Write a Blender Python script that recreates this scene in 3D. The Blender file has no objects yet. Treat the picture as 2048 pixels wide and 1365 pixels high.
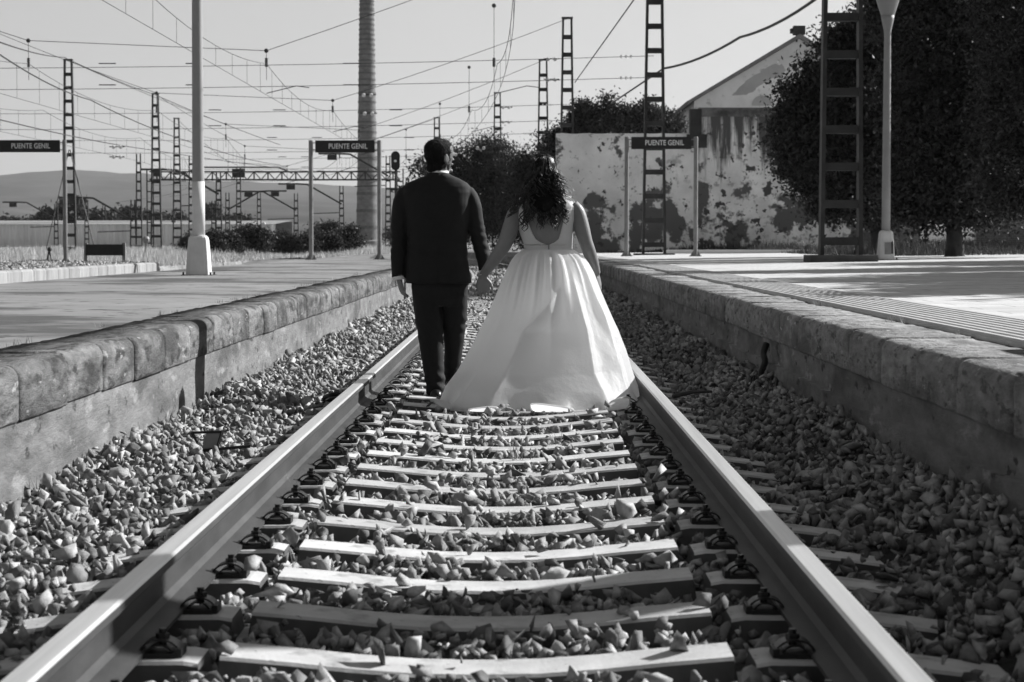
import bpy, bmesh, math, random
import numpy as np
from mathutils import Vector, Matrix, noise
rad = math.radians
S = bpy.context.scene
COL = S.collection

# ---------------------------------------------------------------- camera
F = 4210.0                        # focal length in pixels of the 2048 px wide frame
CAM = Vector((0.105, 0.0, 1.03))
PITCH = math.atan((682.5 - 484) / F)
YAW = math.atan(18.0 / F)
cd = bpy.data.cameras.new("camera")
cam = bpy.data.objects.new("camera", cd); COL.objects.link(cam)
cd.sensor_width = 36; cd.lens = 36 * F / 2048
cd.clip_start = 0.05; cd.clip_end = 20000
cam.location = CAM
cam.rotation_euler = (math.pi / 2 - PITCH, 0, YAW)
cd.dof.use_dof = True; cd.dof.focus_distance = 12.6; cd.dof.aperture_fstop = 8.5
S.camera = cam
_R = cam.rotation_euler.to_matrix()

def P(px, py, Y):
    """the world point at distance Y along the track that the photograph shows at (px, py)"""
    d = _R @ Vector(((px - 1024) / F, -(py - 682.5) / F, -1))
    return CAM + d * (Y / d.y)

# ---------------------------------------------------------------- sky, sun, exposure
SUN_EL, SUN_AZ = rad(30.5), rad(62)        # azimuth from +Y towards +X
w = bpy.data.worlds.new("World"); S.world = w; w.use_nodes = True
nt = w.node_tree; nt.nodes.clear()
sky = nt.nodes.new("ShaderNodeTexSky"); sky.sky_type = 'NISHITA'; sky.sun_disc = False
sky.sun_elevation = SUN_EL; sky.sun_rotation = SUN_AZ
sky.air_density = 1.0; sky.dust_density = 0.4; sky.ozone_density = 1.0
bwn = nt.nodes.new("ShaderNodeRGBToBW"); bgn = nt.nodes.new("ShaderNodeBackground")
bgn.inputs[1].default_value = 0.050
out = nt.nodes.new("ShaderNodeOutputWorld")
nt.links.new(sky.outputs[0], bwn.inputs[0]); nt.links.new(bwn.outputs[0], bgn.inputs[0]); nt.links.new(bgn.outputs[0], out.inputs[0])
sl = bpy.data.lights.new("sun", 'SUN'); sl.energy = 5.0; sl.angle = rad(0.5); sl.color = (1, 1, 1)
so = bpy.data.objects.new("sun", sl); COL.objects.link(so)
sd = Vector((math.sin(SUN_AZ) * math.cos(SUN_EL), math.cos(SUN_AZ) * math.cos(SUN_EL), math.sin(SUN_EL)))
so.rotation_euler = sd.to_track_quat('Z', 'Y').to_euler(); so.location = (20, 10, 20)
S.view_settings.view_transform = 'Standard'; S.view_settings.look = 'None'
S.view_settings.exposure = 0.82; S.view_settings.gamma = 1
S.cycles.max_bounces = 6; S.cycles.diffuse_bounces = 3; S.cycles.glossy_bounces = 2
S.cycles.transmission_bounces = 4; S.cycles.transparent_max_bounces = 8
S.cycles.use_adaptive_sampling = True; S.cycles.adaptive_threshold = 0.02

rng = np.random.default_rng(7)
random.seed(5)

# ---------------------------------------------------------------- helpers
def tag(o, label=None, cat=None, group=None, kind=None):
    if label: o['label'] = label
    if cat: o['category'] = cat
    if group: o['group'] = group
    if kind: o['kind'] = kind
    return o

def empty(name, loc=(0, 0, 0), rz=0.0):
    o = bpy.data.objects.new(name, None); COL.objects.link(o)
    o.location = loc; o.rotation_euler = (0, 0, rz); o.empty_display_size = 0.2
    return o

class MB:
    def __init__(s): s.v = []; s.f = []
    def add(s, vs, fs):
        n = len(s.v); s.v += [tuple(a) for a in vs]; s.f += [tuple(i + n for i in f) for f in fs]
    def box(s, c, d, rz=0.0, taper=1.0):
        x, y, z = d[0] / 2, d[1] / 2, d[2] / 2
        R = Matrix.Rotation(rz, 3, 'Z'); c = Vector(c)
        vs = [c + R @ Vector((sx * x * (taper if sz > 0 else 1), sy * y * (taper if sz > 0 else 1), sz * z)) for sz in (-1, 1) for sx, sy in ((-1, -1), (1, -1), (1, 1), (-1, 1))]
        s.add(vs, [(3, 2, 1, 0), (4, 5, 6, 7), (0, 1, 5, 4), (1, 2, 6, 5), (2, 3, 7, 6), (3, 0, 4, 7)])
    def bar(s, a, b, w, h=None, up=(0, 0, 1)):
        a, b = Vector(a), Vector(b); h = h or w
        t = (b - a).normalized(); u = Vector(up)
        if abs(t.dot(u)) > 0.98: u = Vector((0, 1, 0))
        x = t.cross(u).normalized(); y = x.cross(t).normalized()
        vs = [p + x * sx * w / 2 + y * sy * h / 2 for p in (a, b) for sx, sy in ((-1, -1), (1, -1), (1, 1), (-1, 1))]
        s.add(vs, [(3, 2, 1, 0), (4, 5, 6, 7), (0, 1, 5, 4), (1, 2, 6, 5), (2, 3, 7, 6), (3, 0, 4, 7)])
    def tube(s, pts, r, n=6, caps=True):
        pts = [Vector(p) for p in pts]
        if not hasattr(r, '__len__'): r = [r] * len(pts)
        rings = []; prev = None
        for i, p in enumerate(pts):
            t = (pts[min(i + 1, len(pts) - 1)] - pts[max(i - 1, 0)]).normalized()
            if prev is None:
                u = Vector((0, 0, 1)) if abs(t.z) < 0.9 else Vector((0, 1, 0))
                x = t.cross(u).normalized()
            else:
                x = (prev - t * prev.dot(t)).normalized()
            prev = x; y = t.cross(x)
            rings.append([p + (x * math.cos(2 * math.pi * k / n) + y * math.sin(2 * math.pi * k / n)) * r[i] for k in range(n)])
        s.loft(rings, caps)
    def loft(s, rings, caps=True):
        n = len(rings[0]); vs = [p for r in rings for p in r]; fs = []
        for i in range(len(rings) - 1):
            for k in range(n):
                a = i * n + k; b = i * n + (k + 1) % n
                fs.append((a, b, b + n, a + n))
        if caps:
            fs.append(tuple(range(n - 1, -1, -1))); fs.append(tuple(range(len(vs) - n, len(vs))))
        s.add(vs, fs)
    def lathe(s, c, prof, n=16):
        c = Vector(c)
        s.loft([[c + Vector((r * math.cos(2 * math.pi * k / n), r * math.sin(2 * math.pi * k / n), z)) for k in range(n)] for r, z in prof])
    def prism(s, poly, a, b):
        """polygon in (x, z) swept from y=a to y=b"""
        s.loft([[Vector((x, a, z)) for x, z in poly], [Vector((x, b, z)) for x, z in poly]])
    def ball(s, c, r, n=8, m=5):
        c = Vector(c); r = r if hasattr(r, '__len__') else (r, r, r)
        s.loft([[c + Vector((r[0] * math.sin(t) * math.cos(2 * math.pi * k / n), r[1] * math.sin(t) * math.sin(2 * math.pi * k / n), -r[2] * math.cos(t))) for k in range(n)]
                for t in [max(0.03, min(math.pi - 0.03, math.pi * j / m)) for j in range(m + 1)]])
    def mesh(s, name, m, smooth=False):
        me = bpy.data.meshes.new(name); me.from_pydata(s.v, [], s.f)
        if m: me.materials.append(m)
        if smooth: me.polygons.foreach_set("use_smooth", [True] * len(me.polygons))
        me.update(); return me
    def obj(s, name, m, parent=None, smooth=False, fix=True):
        me = s.mesh(name, m, smooth)
        if fix and len(me.polygons) < 60000:
            b = bmesh.new(); b.from_mesh(me); bmesh.ops.recalc_face_normals(b, faces=b.faces); b.to_mesh(me); b.free()
        return link(name, me, parent)

def link(name, me, parent=None, loc=None):
    o = bpy.data.objects.new(name, me); COL.objects.link(o)
    if parent: o.parent = parent
    if loc is not None: o.location = loc
    return o

def np_mesh(name, V, Fc, m, smooth=False):
    """V (n,3), Fc (k,3|4) -> mesh"""
    me = bpy.data.meshes.new(name); k = Fc.shape[1]
    me.vertices.add(len(V)); me.vertices.foreach_set("co", V.astype(np.float32).ravel())
    me.loops.add(Fc.size); me.loops.foreach_set("vertex_index", Fc.astype(np.int32).ravel())
    me.polygons.add(len(Fc)); me.polygons.foreach_set("loop_start", np.arange(0, Fc.size, k, dtype=np.int32))
    me.polygons.foreach_set("loop_total", np.full(len(Fc), k, dtype=np.int32))
    if smooth: me.polygons.foreach_set("use_smooth", np.ones(len(Fc), dtype=bool))
    me.materials.append(m); me.update(calc_edges=True); return me

def mat(name, g, rough=0.85, var=0.0, scale=4.0, detail=6.0, bump=0.0, bscale=None, stretch=(1, 1, 1), metal=0.0, spec=0.3,
        spots=None, thick=None, island=0.0, dist=0.02):
    """grey procedural material: base g, large variation var, optional spots (threshold, scale, grey, width)"""
    m = bpy.data.materials.new(name); m.use_nodes = True; n = m.node_tree; N = n.nodes; L = n.links
    b = N["Principled BSDF"]; b.inputs["Roughness"].default_value = rough; b.inputs["Metallic"].default_value = metal
    b.inputs["Specular IOR Level"].default_value = spec
    tc = N.new("ShaderNodeTexCoord"); mp = N.new("ShaderNodeMapping"); mp.inputs["Scale"].default_value = stretch
    L.new(tc.outputs["Object"], mp.inputs[0])
    cur = None
    if var > 0:
        t = N.new("ShaderNodeTexNoise"); t.inputs["Scale"].default_value = scale; t.inputs["Detail"].default_value = detail
        t.inputs["Roughness"].default_value = 0.62
        L.new(mp.outputs[0], t.inputs[0])
        r = N.new("ShaderNodeMapRange"); r.inputs[1].default_value = 0.3; r.inputs[2].default_value = 0.7
        r.inputs[3].default_value = g * (1 - var); r.inputs[4].default_value = g * (1 + var)
        L.new(t.outputs[0], r.inputs[0]); cur = r.outputs[0]
    if island > 0:
        ge = N.new("ShaderNodeNewGeometry"); r = N.new("ShaderNodeMapRange")
        r.inputs[3].default_value = 1 - island; r.inputs[4].default_value = 1 + island
        L.new(ge.outputs["Random Per Island"], r.inputs[0])
        mu = N.new("ShaderNodeMath"); mu.operation = 'MULTIPLY'
        L.new(r.outputs[0], mu.inputs[0])
        if cur: L.new(cur, mu.inputs[1])
        else: mu.inputs[1].default_value = g
        cur = mu.outputs[0]
    if name in ('sleeper_concrete', 'coping_stone', 'coping_stone_grey', 'coping_pale'):
        oi = N.new("ShaderNodeObjectInfo"); r = N.new("ShaderNodeMapRange"); r.inputs[3].default_value = 0.78; r.inputs[4].default_value = 1.14
        L.new(oi.outputs["Random"], r.inputs[0]); mu = N.new("ShaderNodeMath"); mu.operation = 'MULTIPLY'
        L.new(r.outputs[0], mu.inputs[0]); L.new(cur, mu.inputs[1]); cur = mu.outputs[0]
    for sp in (spots or []):
        th, sc, gg, wd = sp[:4]
        m2 = N.new("ShaderNodeMapping"); m2.inputs["Scale"].default_value = sp[4] if len(sp) > 4 else stretch
        m2.inputs["Location"].default_value = (sc, 3.1, gg * 9)
        L.new(tc.outputs["Object"], m2.inputs[0])
        t = N.new("ShaderNodeTexNoise"); t.inputs["Scale"].default_value = sc; t.inputs["Detail"].default_value = 7; t.inputs["Roughness"].default_value = 0.6
        L.new(m2.outputs[0], t.inputs[0])
        val = t.outputs[0]
        if len(sp) > 5:                      # (zlow, zhigh, add): more of it towards one height
            sx = N.new("ShaderNodeSeparateXYZ"); L.new(tc.outputs["Object"], sx.inputs[0])
            rr = N.new("ShaderNodeMapRange"); rr.inputs[1].default_value = sp[5][0]; rr.inputs[2].default_value = sp[5][1]
            rr.inputs[3].default_value = 0; rr.inputs[4].default_value = sp[5][2]
            L.new(sx.outputs[2], rr.inputs[0])
            ad = N.new("ShaderNodeMath"); ad.operation = 'ADD'; L.new(val, ad.inputs[0]); L.new(rr.outputs[0], ad.inputs[1]); val = ad.outputs[0]
        r = N.new("ShaderNodeMapRange"); r.inputs[1].default_value = th; r.inputs[2].default_value = th + wd
        L.new(val, r.inputs[0])
        mx = N.new("ShaderNodeMix"); mx.data_type = 'FLOAT'
        L.new(r.outputs[0], mx.inputs[0])
        if cur: L.new(cur, mx.inputs[2])
        else: mx.inputs[2].default_value = g
        mx.inputs[3].default_value = gg; cur = mx.outputs[0]
    if cur: 
        cc = N.new("ShaderNodeCombineColor")
        for i in range(3): L.new(cur, cc.inputs[i])
        L.new(cc.outputs[0], b.inputs["Base Color"])
    else: b.inputs["Base Color"].default_value = (g, g, g, 1)
    if bump > 0:
        t = N.new("ShaderNodeTexNoise"); t.inputs["Scale"].default_value = bscale or scale * 4; t.inputs["Detail"].default_value = 8
        t.inputs["Roughness"].default_value = 0.65
        L.new(mp.outputs[0], t.inputs[0])
        bu = N.new("ShaderNodeBump"); bu.inputs["Strength"].default_value = bump; bu.inputs["Distance"].default_value = dist
        L.new(t.outputs[0], bu.inputs["Height"]); L.new(bu.outputs[0], b.inputs["Normal"])
    return m

def leaf_mat(name, g, island=0.5):
    m = bpy.data.materials.new(name); m.use_nodes = True; n = m.node_tree; N = n.nodes; L = n.links
    b = N["Principled BSDF"]; b.inputs["Roughness"].default_value = 0.5; b.inputs["Specular IOR Level"].default_value = 0.12
    ge = N.new("ShaderNodeNewGeometry"); r = N.new("ShaderNodeMapRange"); r.inputs[3].default_value = g * (1 - island); r.inputs[4].default_value = g * (1 + island)
    L.new(ge.outputs["Random Per Island"], r.inputs[0])
    cc = N.new("ShaderNodeCombineColor")
    for i in range(3): L.new(r.outputs[0], cc.inputs[i])
    L.new(cc.outputs[0], b.inputs["Base Color"])
    tr = N.new("ShaderNodeBsdfTranslucent"); L.new(cc.outputs[0], tr.inputs[0])
    mx = N.new("ShaderNodeMixShader"); mx.inputs[0].default_value = 0.25
    L.new(b.outputs[0], mx.inputs[1]); L.new(tr.outputs[0], mx.inputs[2]); L.new(mx.outputs[0], N["Material Output"].inputs[0])
    return m

M = {}
M['ballast'] = mat('ballast_stone', 0.28, 0.9, 0.35, 22, 6, 0.8, 70, island=0.62, dist=0.004)
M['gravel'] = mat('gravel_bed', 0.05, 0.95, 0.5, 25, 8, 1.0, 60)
M['concrete'] = mat('sleeper_concrete', 0.52, 0.88, 0.2, 5, 8, 0.6, 90, spots=[(0.56, 6, 0.27, 0.12), (0.66, 34, 0.14, 0.04)], dist=0.004)
M['sleeper_side'] = mat('sleeper_dirty_shaded_side', 0.09, 0.95, 0.3, 6, 8, 0.3, 60, dist=0.004)  # shade of the sleeper sides put into the dark grey, along with dirt
M['rail'] = mat('rail_rust', 0.06, 0.62, 0.35, 8, 8, 0.3, 90, stretch=(1, 0.25, 1), metal=0.35, dist=0.002)
M['railtop'] = mat('rail_head_worn', 0.62, 0.34, 0.2, 9, 6, 0.06, 90, stretch=(3, 0.05, 1), metal=0.45, dist=0.001)
M['clip'] = mat('clip_black_steel', 0.03, 0.4, 0.4, 30, 4, 0.3, 120, metal=0.4, dist=0.002)
M['coping'] = mat('coping_stone', 0.17, 0.95, 0.45, 16, 10, 1.0, 40, stretch=(1, 0.3, 1), spots=[(0.47, 4.5, 0.06, 0.14), (0.53, 14, 0.04, 0.10), (0.63, 18, 0.32, 0.05)], dist=0.018)
M['copingR'] = mat('coping_stone_grey', 0.26, 0.92, 0.4, 20, 10, 1.0, 50, stretch=(1, 0.3, 1), spots=[(0.50, 3.6, 0.12, 0.14), (0.55, 22, 0.10, 0.08), (0.64, 16, 0.4, 0.05)], dist=0.018)
M['wall'] = mat('platform_wall_render', 0.18, 0.95, 0.35, 8, 10, 1.0, 36, stretch=(1, 0.3, 1), spots=[(0.50, 3.5, 0.09, 0.14, (1, 0.25, 0.8)), (0.60, 14, 0.05, 0.06, (1, 0.3, 0.7)), (0.58, 8, 0.28, 0.08)], dist=0.014)
M['deckL'] = mat('deck_asphalt', 0.245, 0.95, 0.25, 0.8, 9, 0.5, 60, stretch=(1, 1, 1), spots=[(0.50, 0.45, 0.085, 0.10), (0.60, 5, 0.06, 0.06)], dist=0.006)
M['deckR'] = mat('deck_paving', 0.42, 0.9, 0.16, 1.4, 8, 0.3, 60, spots=[(0.62, 2.2, 0.3, 0.1)], dist=0.004)
M['tactile'] = mat('tactile_tile', 0.5, 0.85, 0.15, 3, 6, 0.2, 60)
M['dirt'] = mat('dry_ground', 0.22, 1.0, 0.4, 0.6, 9, 0.8, 12)
M['steel'] = mat('mast_steel', 0.035, 0.6, 0.4, 3, 6, 0.1, 30, metal=0.2)
M['wire'] = mat('wire_dark', 0.05, 0.6, metal=0.2)
M['insul'] = mat('insulator_glass', 0.75, 0.12, spec=0.8)
M['paintpost'] = mat('lamp_concrete', 0.62, 0.7, 0.1, 4, 8, 0.2, 40, spots=[(0.70, 7, 0.08, 0.02, (1, 1, 0.5))], dist=0.003)
M['whitewash'] = mat('whitewashed_pole', 0.66, 0.6, 0.1, 5, 8, 0.1, 60, spots=[(0.70, 14, 0.06, 0.02, (1, 1, 0.4))], dist=0.002)
M['lamppost'] = mat('lamp_post_paint', 0.30, 0.55, 0.1, 3, 8, 0.1, 60, spots=[(0.73, 11, 0.06, 0.02, (1, 1, 0.4))], dist=0.002)
M['signpost'] = mat('sign_post_metal', 0.22, 0.5, 0.15, 6, 4, metal=0.3)
M['signpanel'] = mat('sign_panel_dark', 0.022, 0.5, 0.2, 8, 4)
M['letter'] = mat('sign_lettering', 0.8, 0.6)
M['brickchim'] = mat('chimney_brick', 0.19, 0.95, 0.3, 1.2, 8, 0.3, 9, stretch=(1, 1, 1.5), spots=[(0.6, 0.5, 0.11, 0.1, (1, 1, 0.4))])
M['bark'] = mat('bark', 0.05, 0.95, 0.4, 6, 6, 0.8, 20)
M['leafdark'] = leaf_mat('leaf_dark', 0.048, 0.75)
M['leafmid'] = leaf_mat('leaf_mid', 0.045)
M['leaffar'] = leaf_mat('leaf_far', 0.09)
M['grass'] = leaf_mat('dry_grass', 0.48, 0.35)
M['hill'] = mat('hill_scrub', 0.030, 1.0, 0.9, 0.008, 12, stretch=(1, 0.6, 1), spots=[(0.58, 0.0022, 0.085, 0.06, (1, 0.5, 1))])
M['skin'] = mat('skin', 0.19, 0.5, 0.06, 14, 5, 0.05, 120, spec=0.4, dist=0.002)
M['suit'] = mat('suit_wool', 0.011, 0.8, 0.15, 30, 4, 0.15, 260, spec=0.3, dist=0.002)
M['shirt'] = mat('shirt_cotton', 0.8, 0.8)
M['shoe'] = mat('shoe_leather', 0.02, 0.3)
M['hairman'] = mat('short_hair', 0.007, 0.75, 0.5, 60, 6, 0.9, 180, stretch=(1, 1, 0.35), spec=0.2, dist=0.006)
M['hairbase'] = mat('hair_mass', 0.006, 0.8, 0.5, 20, 4, 0.6, 120, stretch=(1, 1, 0.2), spec=0.12, dist=0.006)
M['hair'] = mat('curly_hair', 0.018, 0.38, 0.5, 5, 3, 0.3, 300, stretch=(1, 1, 0.2), spec=0.5, island=0.5, dist=0.002)
M['rubber'] = mat('black_hose', 0.02, 0.6)
M['wood'] = mat('old_wood', 0.08, 0.9, 0.4, 10, 6, 0.4, 40, stretch=(1, 1, 4))
M['glass'] = mat('lamp_diffuser', 0.30, 0.35)
# satin of the gown: sheen and a little light coming through
m = mat('gown_satin', 0.90, 0.45, 0.03, 3, 4, 0.22, 16, spec=0.35, dist=0.03)
n = m.node_tree; tr = n.nodes.new("ShaderNodeBsdfTranslucent"); tr.inputs[0].default_value = (0.92, 0.92, 0.92, 1)
mx = n.nodes.new("ShaderNodeMixShader"); mx.inputs[0].default_value = 0.58
n.links.new(n.nodes["Principled BSDF"].outputs[0], mx.inputs[1]); n.links.new(tr.outputs[0], mx.inputs[2]); n.links.new(mx.outputs[0], n.nodes["Material Output"].inputs[0])
M['gown'] = m

# ---------------------------------------------------------------- lie of the land
def xc(y): return 0.0 if y < 35 else -(y - 35) ** 2 / 1400.0
def x2(y): return -7.65 if y < 92 else -7.65 - (y - 92) ** 2 / 480.0
XL, XR, ZL, ZR, ZP2 = -1.85, 1.755, 0.553, 0.590, 0.45
def zr(x): return ZR + 0.006 + max(0, x - XR) * 0.013          # right deck rises away from the edge
def smooth(a, b, x):
    t = min(1, max(0, (x - a) / (b - a))); return t * t * (3 - 2 * t)
def zb(a, right):
    """height of the ballast at the signed offset a from the track centre"""
    d = abs(a)
    if d < 0.60: return -0.010
    if d < 1.05: return -0.004
    z = -0.012 + 0.035 * smooth(1.12, 1.42, d)
    if right: z += 0.10 * smooth(1.3, 1.75, d)
    else: z += 0.03 * smooth(1.3, 1.8, d)
    return z

# the ground: one sheet to the horizon
def ground():
    xs = [-9000, -3000, -1000, -400, -150, -60, -30, -20, -15, -9.8, -9.7, -7.6, -5.95, -5.85, -3.9, -1.9, -1.0, 0, 1.0, 1.75, 1.85, 4, 8, 14, 16, 25, 60, 150, 400, 1000, 3000, 9000]
    ys = [-200, -40, 0, 5, 10, 20, 30, 40, 50, 56, 60, 64, 68, 72, 76, 80, 85, 90, 100, 115, 130, 150, 175, 200, 250, 320, 450, 700, 1200, 2000, 4000, 9000]
    mb = MB()
    for y in ys:
        for x in xs:
            a = x
            z = 0.33
            if -9.75 < a < 1.8: z = -0.12 + 0.33 * smooth(66, 110, y)
            if a >= 1.8: z = 0.1 + 0.35 * smooth(60, 90, y)
            mb.v.append((x + (xc(min(y, 170)) if abs(x) < 30 else 0), y, z))
    n = len(xs)
    for j in range(len(ys) - 1):
        for i in range(n - 1):
            mb.f.append((j * n + i, j * n + i + 1, (j + 1) * n + i + 1, (j + 1) * n + i))
    o = mb.obj('ground', M['dirt']); tag(o, 'dry earth and gravel ground running out to the fields', 'ground', kind='structure')
ground()

# hills on the skyline
def hills():
    def sheet(name, prof, Y, depth, label):
        V = []; Fc = []; nx, ny = 160, 24
        px0, px1 = prof[0][0], prof[-1][0]
        for j in range(ny + 1):
            t = j / ny
            for i in range(nx + 1):
                px = px0 + (px1 - px0) * i / nx
                py = np.interp(px, [a for a, b in prof], [b for a, b in prof])
                top = P(px, py, Y)
                x = top.x * (1 - 0.06 * (1 - t)); h = top.z
                r = noise.fractal(Vector((x / 700, t * 4, Y)), 1.0, 2.0, 5)
                V.append((x, Y - depth * (1 - t), h * (t ** 0.9) * (1 + 0.22 * r * (t * (1 - t)) * 4) + (noise.noise(Vector((x / 60, 0, 0))) * 4 if t > 0.9 else 0)))
        for j in range(ny):
            for i in range(nx):
                a = j * (nx + 1) + i; Fc.append((a, a + 1, a + nx + 2, a + nx + 1))
        k = len(V)                                      # the far flank, so the hill has a back
        for i in range(nx + 1):
            x, y, z = V[ny * (nx + 1) + i]; V.append((x, y + depth, 0))
        for i in range(nx): Fc.append((ny * (nx + 1) + i, ny * (nx + 1) + i + 1, k + i + 1, k + i))
        o = link(name, np_mesh(name, np.array(V), np.array(Fc), M['hill'], True)); tag(o, label, 'hill', kind='structure')
    sheet('hills', [(-900, 372), (-500, 352), (-200, 362), (0, 352), (60, 345), (110, 342), (170, 341), (230, 345), (262, 347), (300, 349), (350, 356), (420, 362), (560, 366), (700, 372), (820, 380), (1000, 395), (1300, 420), (1700, 440), (2300, 455), (2900, 470)], 5200, 2600, 'scrub covered ridge rising behind the railway yard')
    sheet('foothills', [(-900, 430), (-300, 420), (0, 412), (60, 420), (180, 436), (300, 432), (430, 408), (520, 398), (640, 402), (760, 410), (900, 425), (1200, 440), (1700, 456), (2300, 470)], 3000, 1700, 'lower foothill with pale fields below the ridge')
hills()
# ---------------------------------------------------------------- stones
def stone_protos(n, k):
    out = []
    for i in range(n):
        squash = (rng.uniform(0.95, 1.25), rng.uniform(0.6, 1.0), rng.uniform(0.32, 0.75)); k = int(rng.integers(6, 9))
        b = bmesh.new()
        for _ in range(k):
            v = rng.normal(size=3); v /= np.linalg.norm(v); v *= rng.uniform(0.85, 1.05)
            b.verts.new(v * np.array(squash) * rng.uniform(0.9, 1.1, 3))
        bmesh.ops.convex_hull(b, input=b.verts)
        for v in [v for v in b.verts if not v.link_faces]: b.verts.remove(v)
        bmesh.ops.triangulate(b, faces=b.faces); b.verts.index_update()
        out.append((np.array([v.co[:] for v in b.verts]), np.array([[v.index for v in f.verts] for f in b.faces]))); b.free()
    return out
def rand_rot(n, tilt=None):
    q = rng.normal(size=(n, 4)); q /= np.linalg.norm(q, axis=1)[:, None]
    w_, x, y, z = q.T
    return np.stack([1 - 2 * (y * y + z * z), 2 * (x * y - z * w_), 2 * (x * z + y * w_), 2 * (x * y + z * w_), 1 - 2 * (x * x + z * z), 2 * (y * z - x * w_), 2 * (x * z - y * w_), 2 * (y * z + x * w_), 1 - 2 * (x * x + y * y)], 1).reshape(n, 3, 3)
def stones_obj(name, pos, size, protos, m):
    Vs, Fs, off = [], [], 0
    which = rng.integers(0, len(protos), len(pos))
    for p, (pv, pf) in enumerate(protos):
        sel = np.where(which == p)[0]
        if not len(sel): continue
        R = rand_rot(len(sel))
        V = np.einsum('nij,kj->nki', R, pv) * size[sel][:, None, None] + pos[sel][:, None, :]
        Vs.append(V.reshape(-1, 3)); k = len(pv)
        Fs.append((pf[None] + (np.arange(len(sel)) * k)[:, None, None]).reshape(-1, 3) + off); off += len(sel) * k
    return link(name, np_mesh(name, np.concatenate(Vs), np.concatenate(Fs), m))

SLEEPERS = [7.35 + 0.6 * k + 0.11 for k in range(-5, 110)]      # centres along the track
def ballast():
    # the bed under the stones
    mb = MB(); offs = [-1.9, -1.6, -1.3, -1.0, -0.6, 0, 0.6, 1.0, 1.3, 1.6, 1.85]
    ys = [-3 + 1.5 * k for k in range(90)]
    for y in ys:
        for a in offs: mb.v.append((xc(y) + a, y, zb(a, a > 0) - 0.035))
    n = len(offs)
    for j in range(len(ys) - 1):
        for i in range(n - 1): mb.f.append((j * n + i, j * n + i + 1, (j + 1) * n + i + 1, (j + 1) * n + i))
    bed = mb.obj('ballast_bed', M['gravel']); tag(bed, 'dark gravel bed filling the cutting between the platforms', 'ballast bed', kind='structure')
    sl = np.array(SLEEPERS)
    pos, size = [], []
    def band(y0, y1, per_m2, s0, s1):
        W = XR - XL - 0.04; n_ = int((y1 - y0) * W * per_m2)
        y = rng.uniform(y0, y1, n_); a = rng.uniform(XL + 0.02, XR - 0.02, n_); s = rng.uniform(s0, s1, n_) * rng.choice([0.55, 0.9, 1.15, 1.45, 1.9], n_, p=[0.15, 0.22, 0.33, 0.22, 0.08])
        near = np.abs(y[:, None] - sl[None]).min(1) if True else 0
        for yy, aa, ss, dn in zip(y, a, s, near):
            z = zb(aa, aa > 0) + rng.uniform(-0.034, 0.020) - 0.012 * smooth(0.11, 0.17, 0.28 - dn) * (abs(aa) < 1.05)
            d = abs(aa)
            on = dn < 0.118 and d < 1.31
            if on:
                if d > 1.12 and rng.random() < 0.3 * (d - 1.05) / 0.25: z = -0.005 + (0.02 - 0.05 * (d - 1.1))
                elif rng.random() < 0.034 and d < 0.7: z = 0.012 + 0.04 * (d / 0.62) ** 2 + ss * 0.3
                else: continue
            if 0.77 < d < 0.98: z = min(z, -0.035)
            if d > 1.3: z += rng.uniform(-0.01, 0.02) + 0.02 * math.sin(yy * 1.7 + aa * 5)
            if d < 0.6 and not on: z += 0.010 * math.sin(yy * 9.1 + aa * 7.3) + (0.022 if rng.random() < 0.2 else 0)
            pos.append((xc(yy) + aa, yy, z)); size.append(ss)
    band(3.6, 9.0, 760, 0.018, 0.034)
    band(9.0, 17.0, 700, 0.018, 0.033)
    band(17.0, 28.0, 420, 0.024, 0.040)
    band(28.0, 48.0, 220, 0.034, 0.050)
    band(48.0, 95.0, 60, 0.06, 0.085)
    pr = stone_protos(48, 9)
    o = stones_obj('ballast', np.array(pos), np.array(size), pr, M['ballast'])
    tag(o, 'crushed grey ballast stones heaped between and beside the rails', 'ballast', kind='stuff')
    # gravel lying on the far left platform
    n_ = 9000
    y = rng.uniform(38, 57, n_); x = rng.uniform(-16.5, -9.95, n_)
    pos = np.stack([x, y, ZP2 + rng.uniform(0, 0.03, n_) + np.maximum(0, (-x - 11)) * 0.01], 1)
    o = stones_obj('platform_gravel', pos, rng.uniform(0.05, 0.08, n_), pr[:8], M['ballast'])
    tag(o, 'loose gravel covering the farther left platform', 'gravel', kind='stuff')
ballast()

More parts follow.
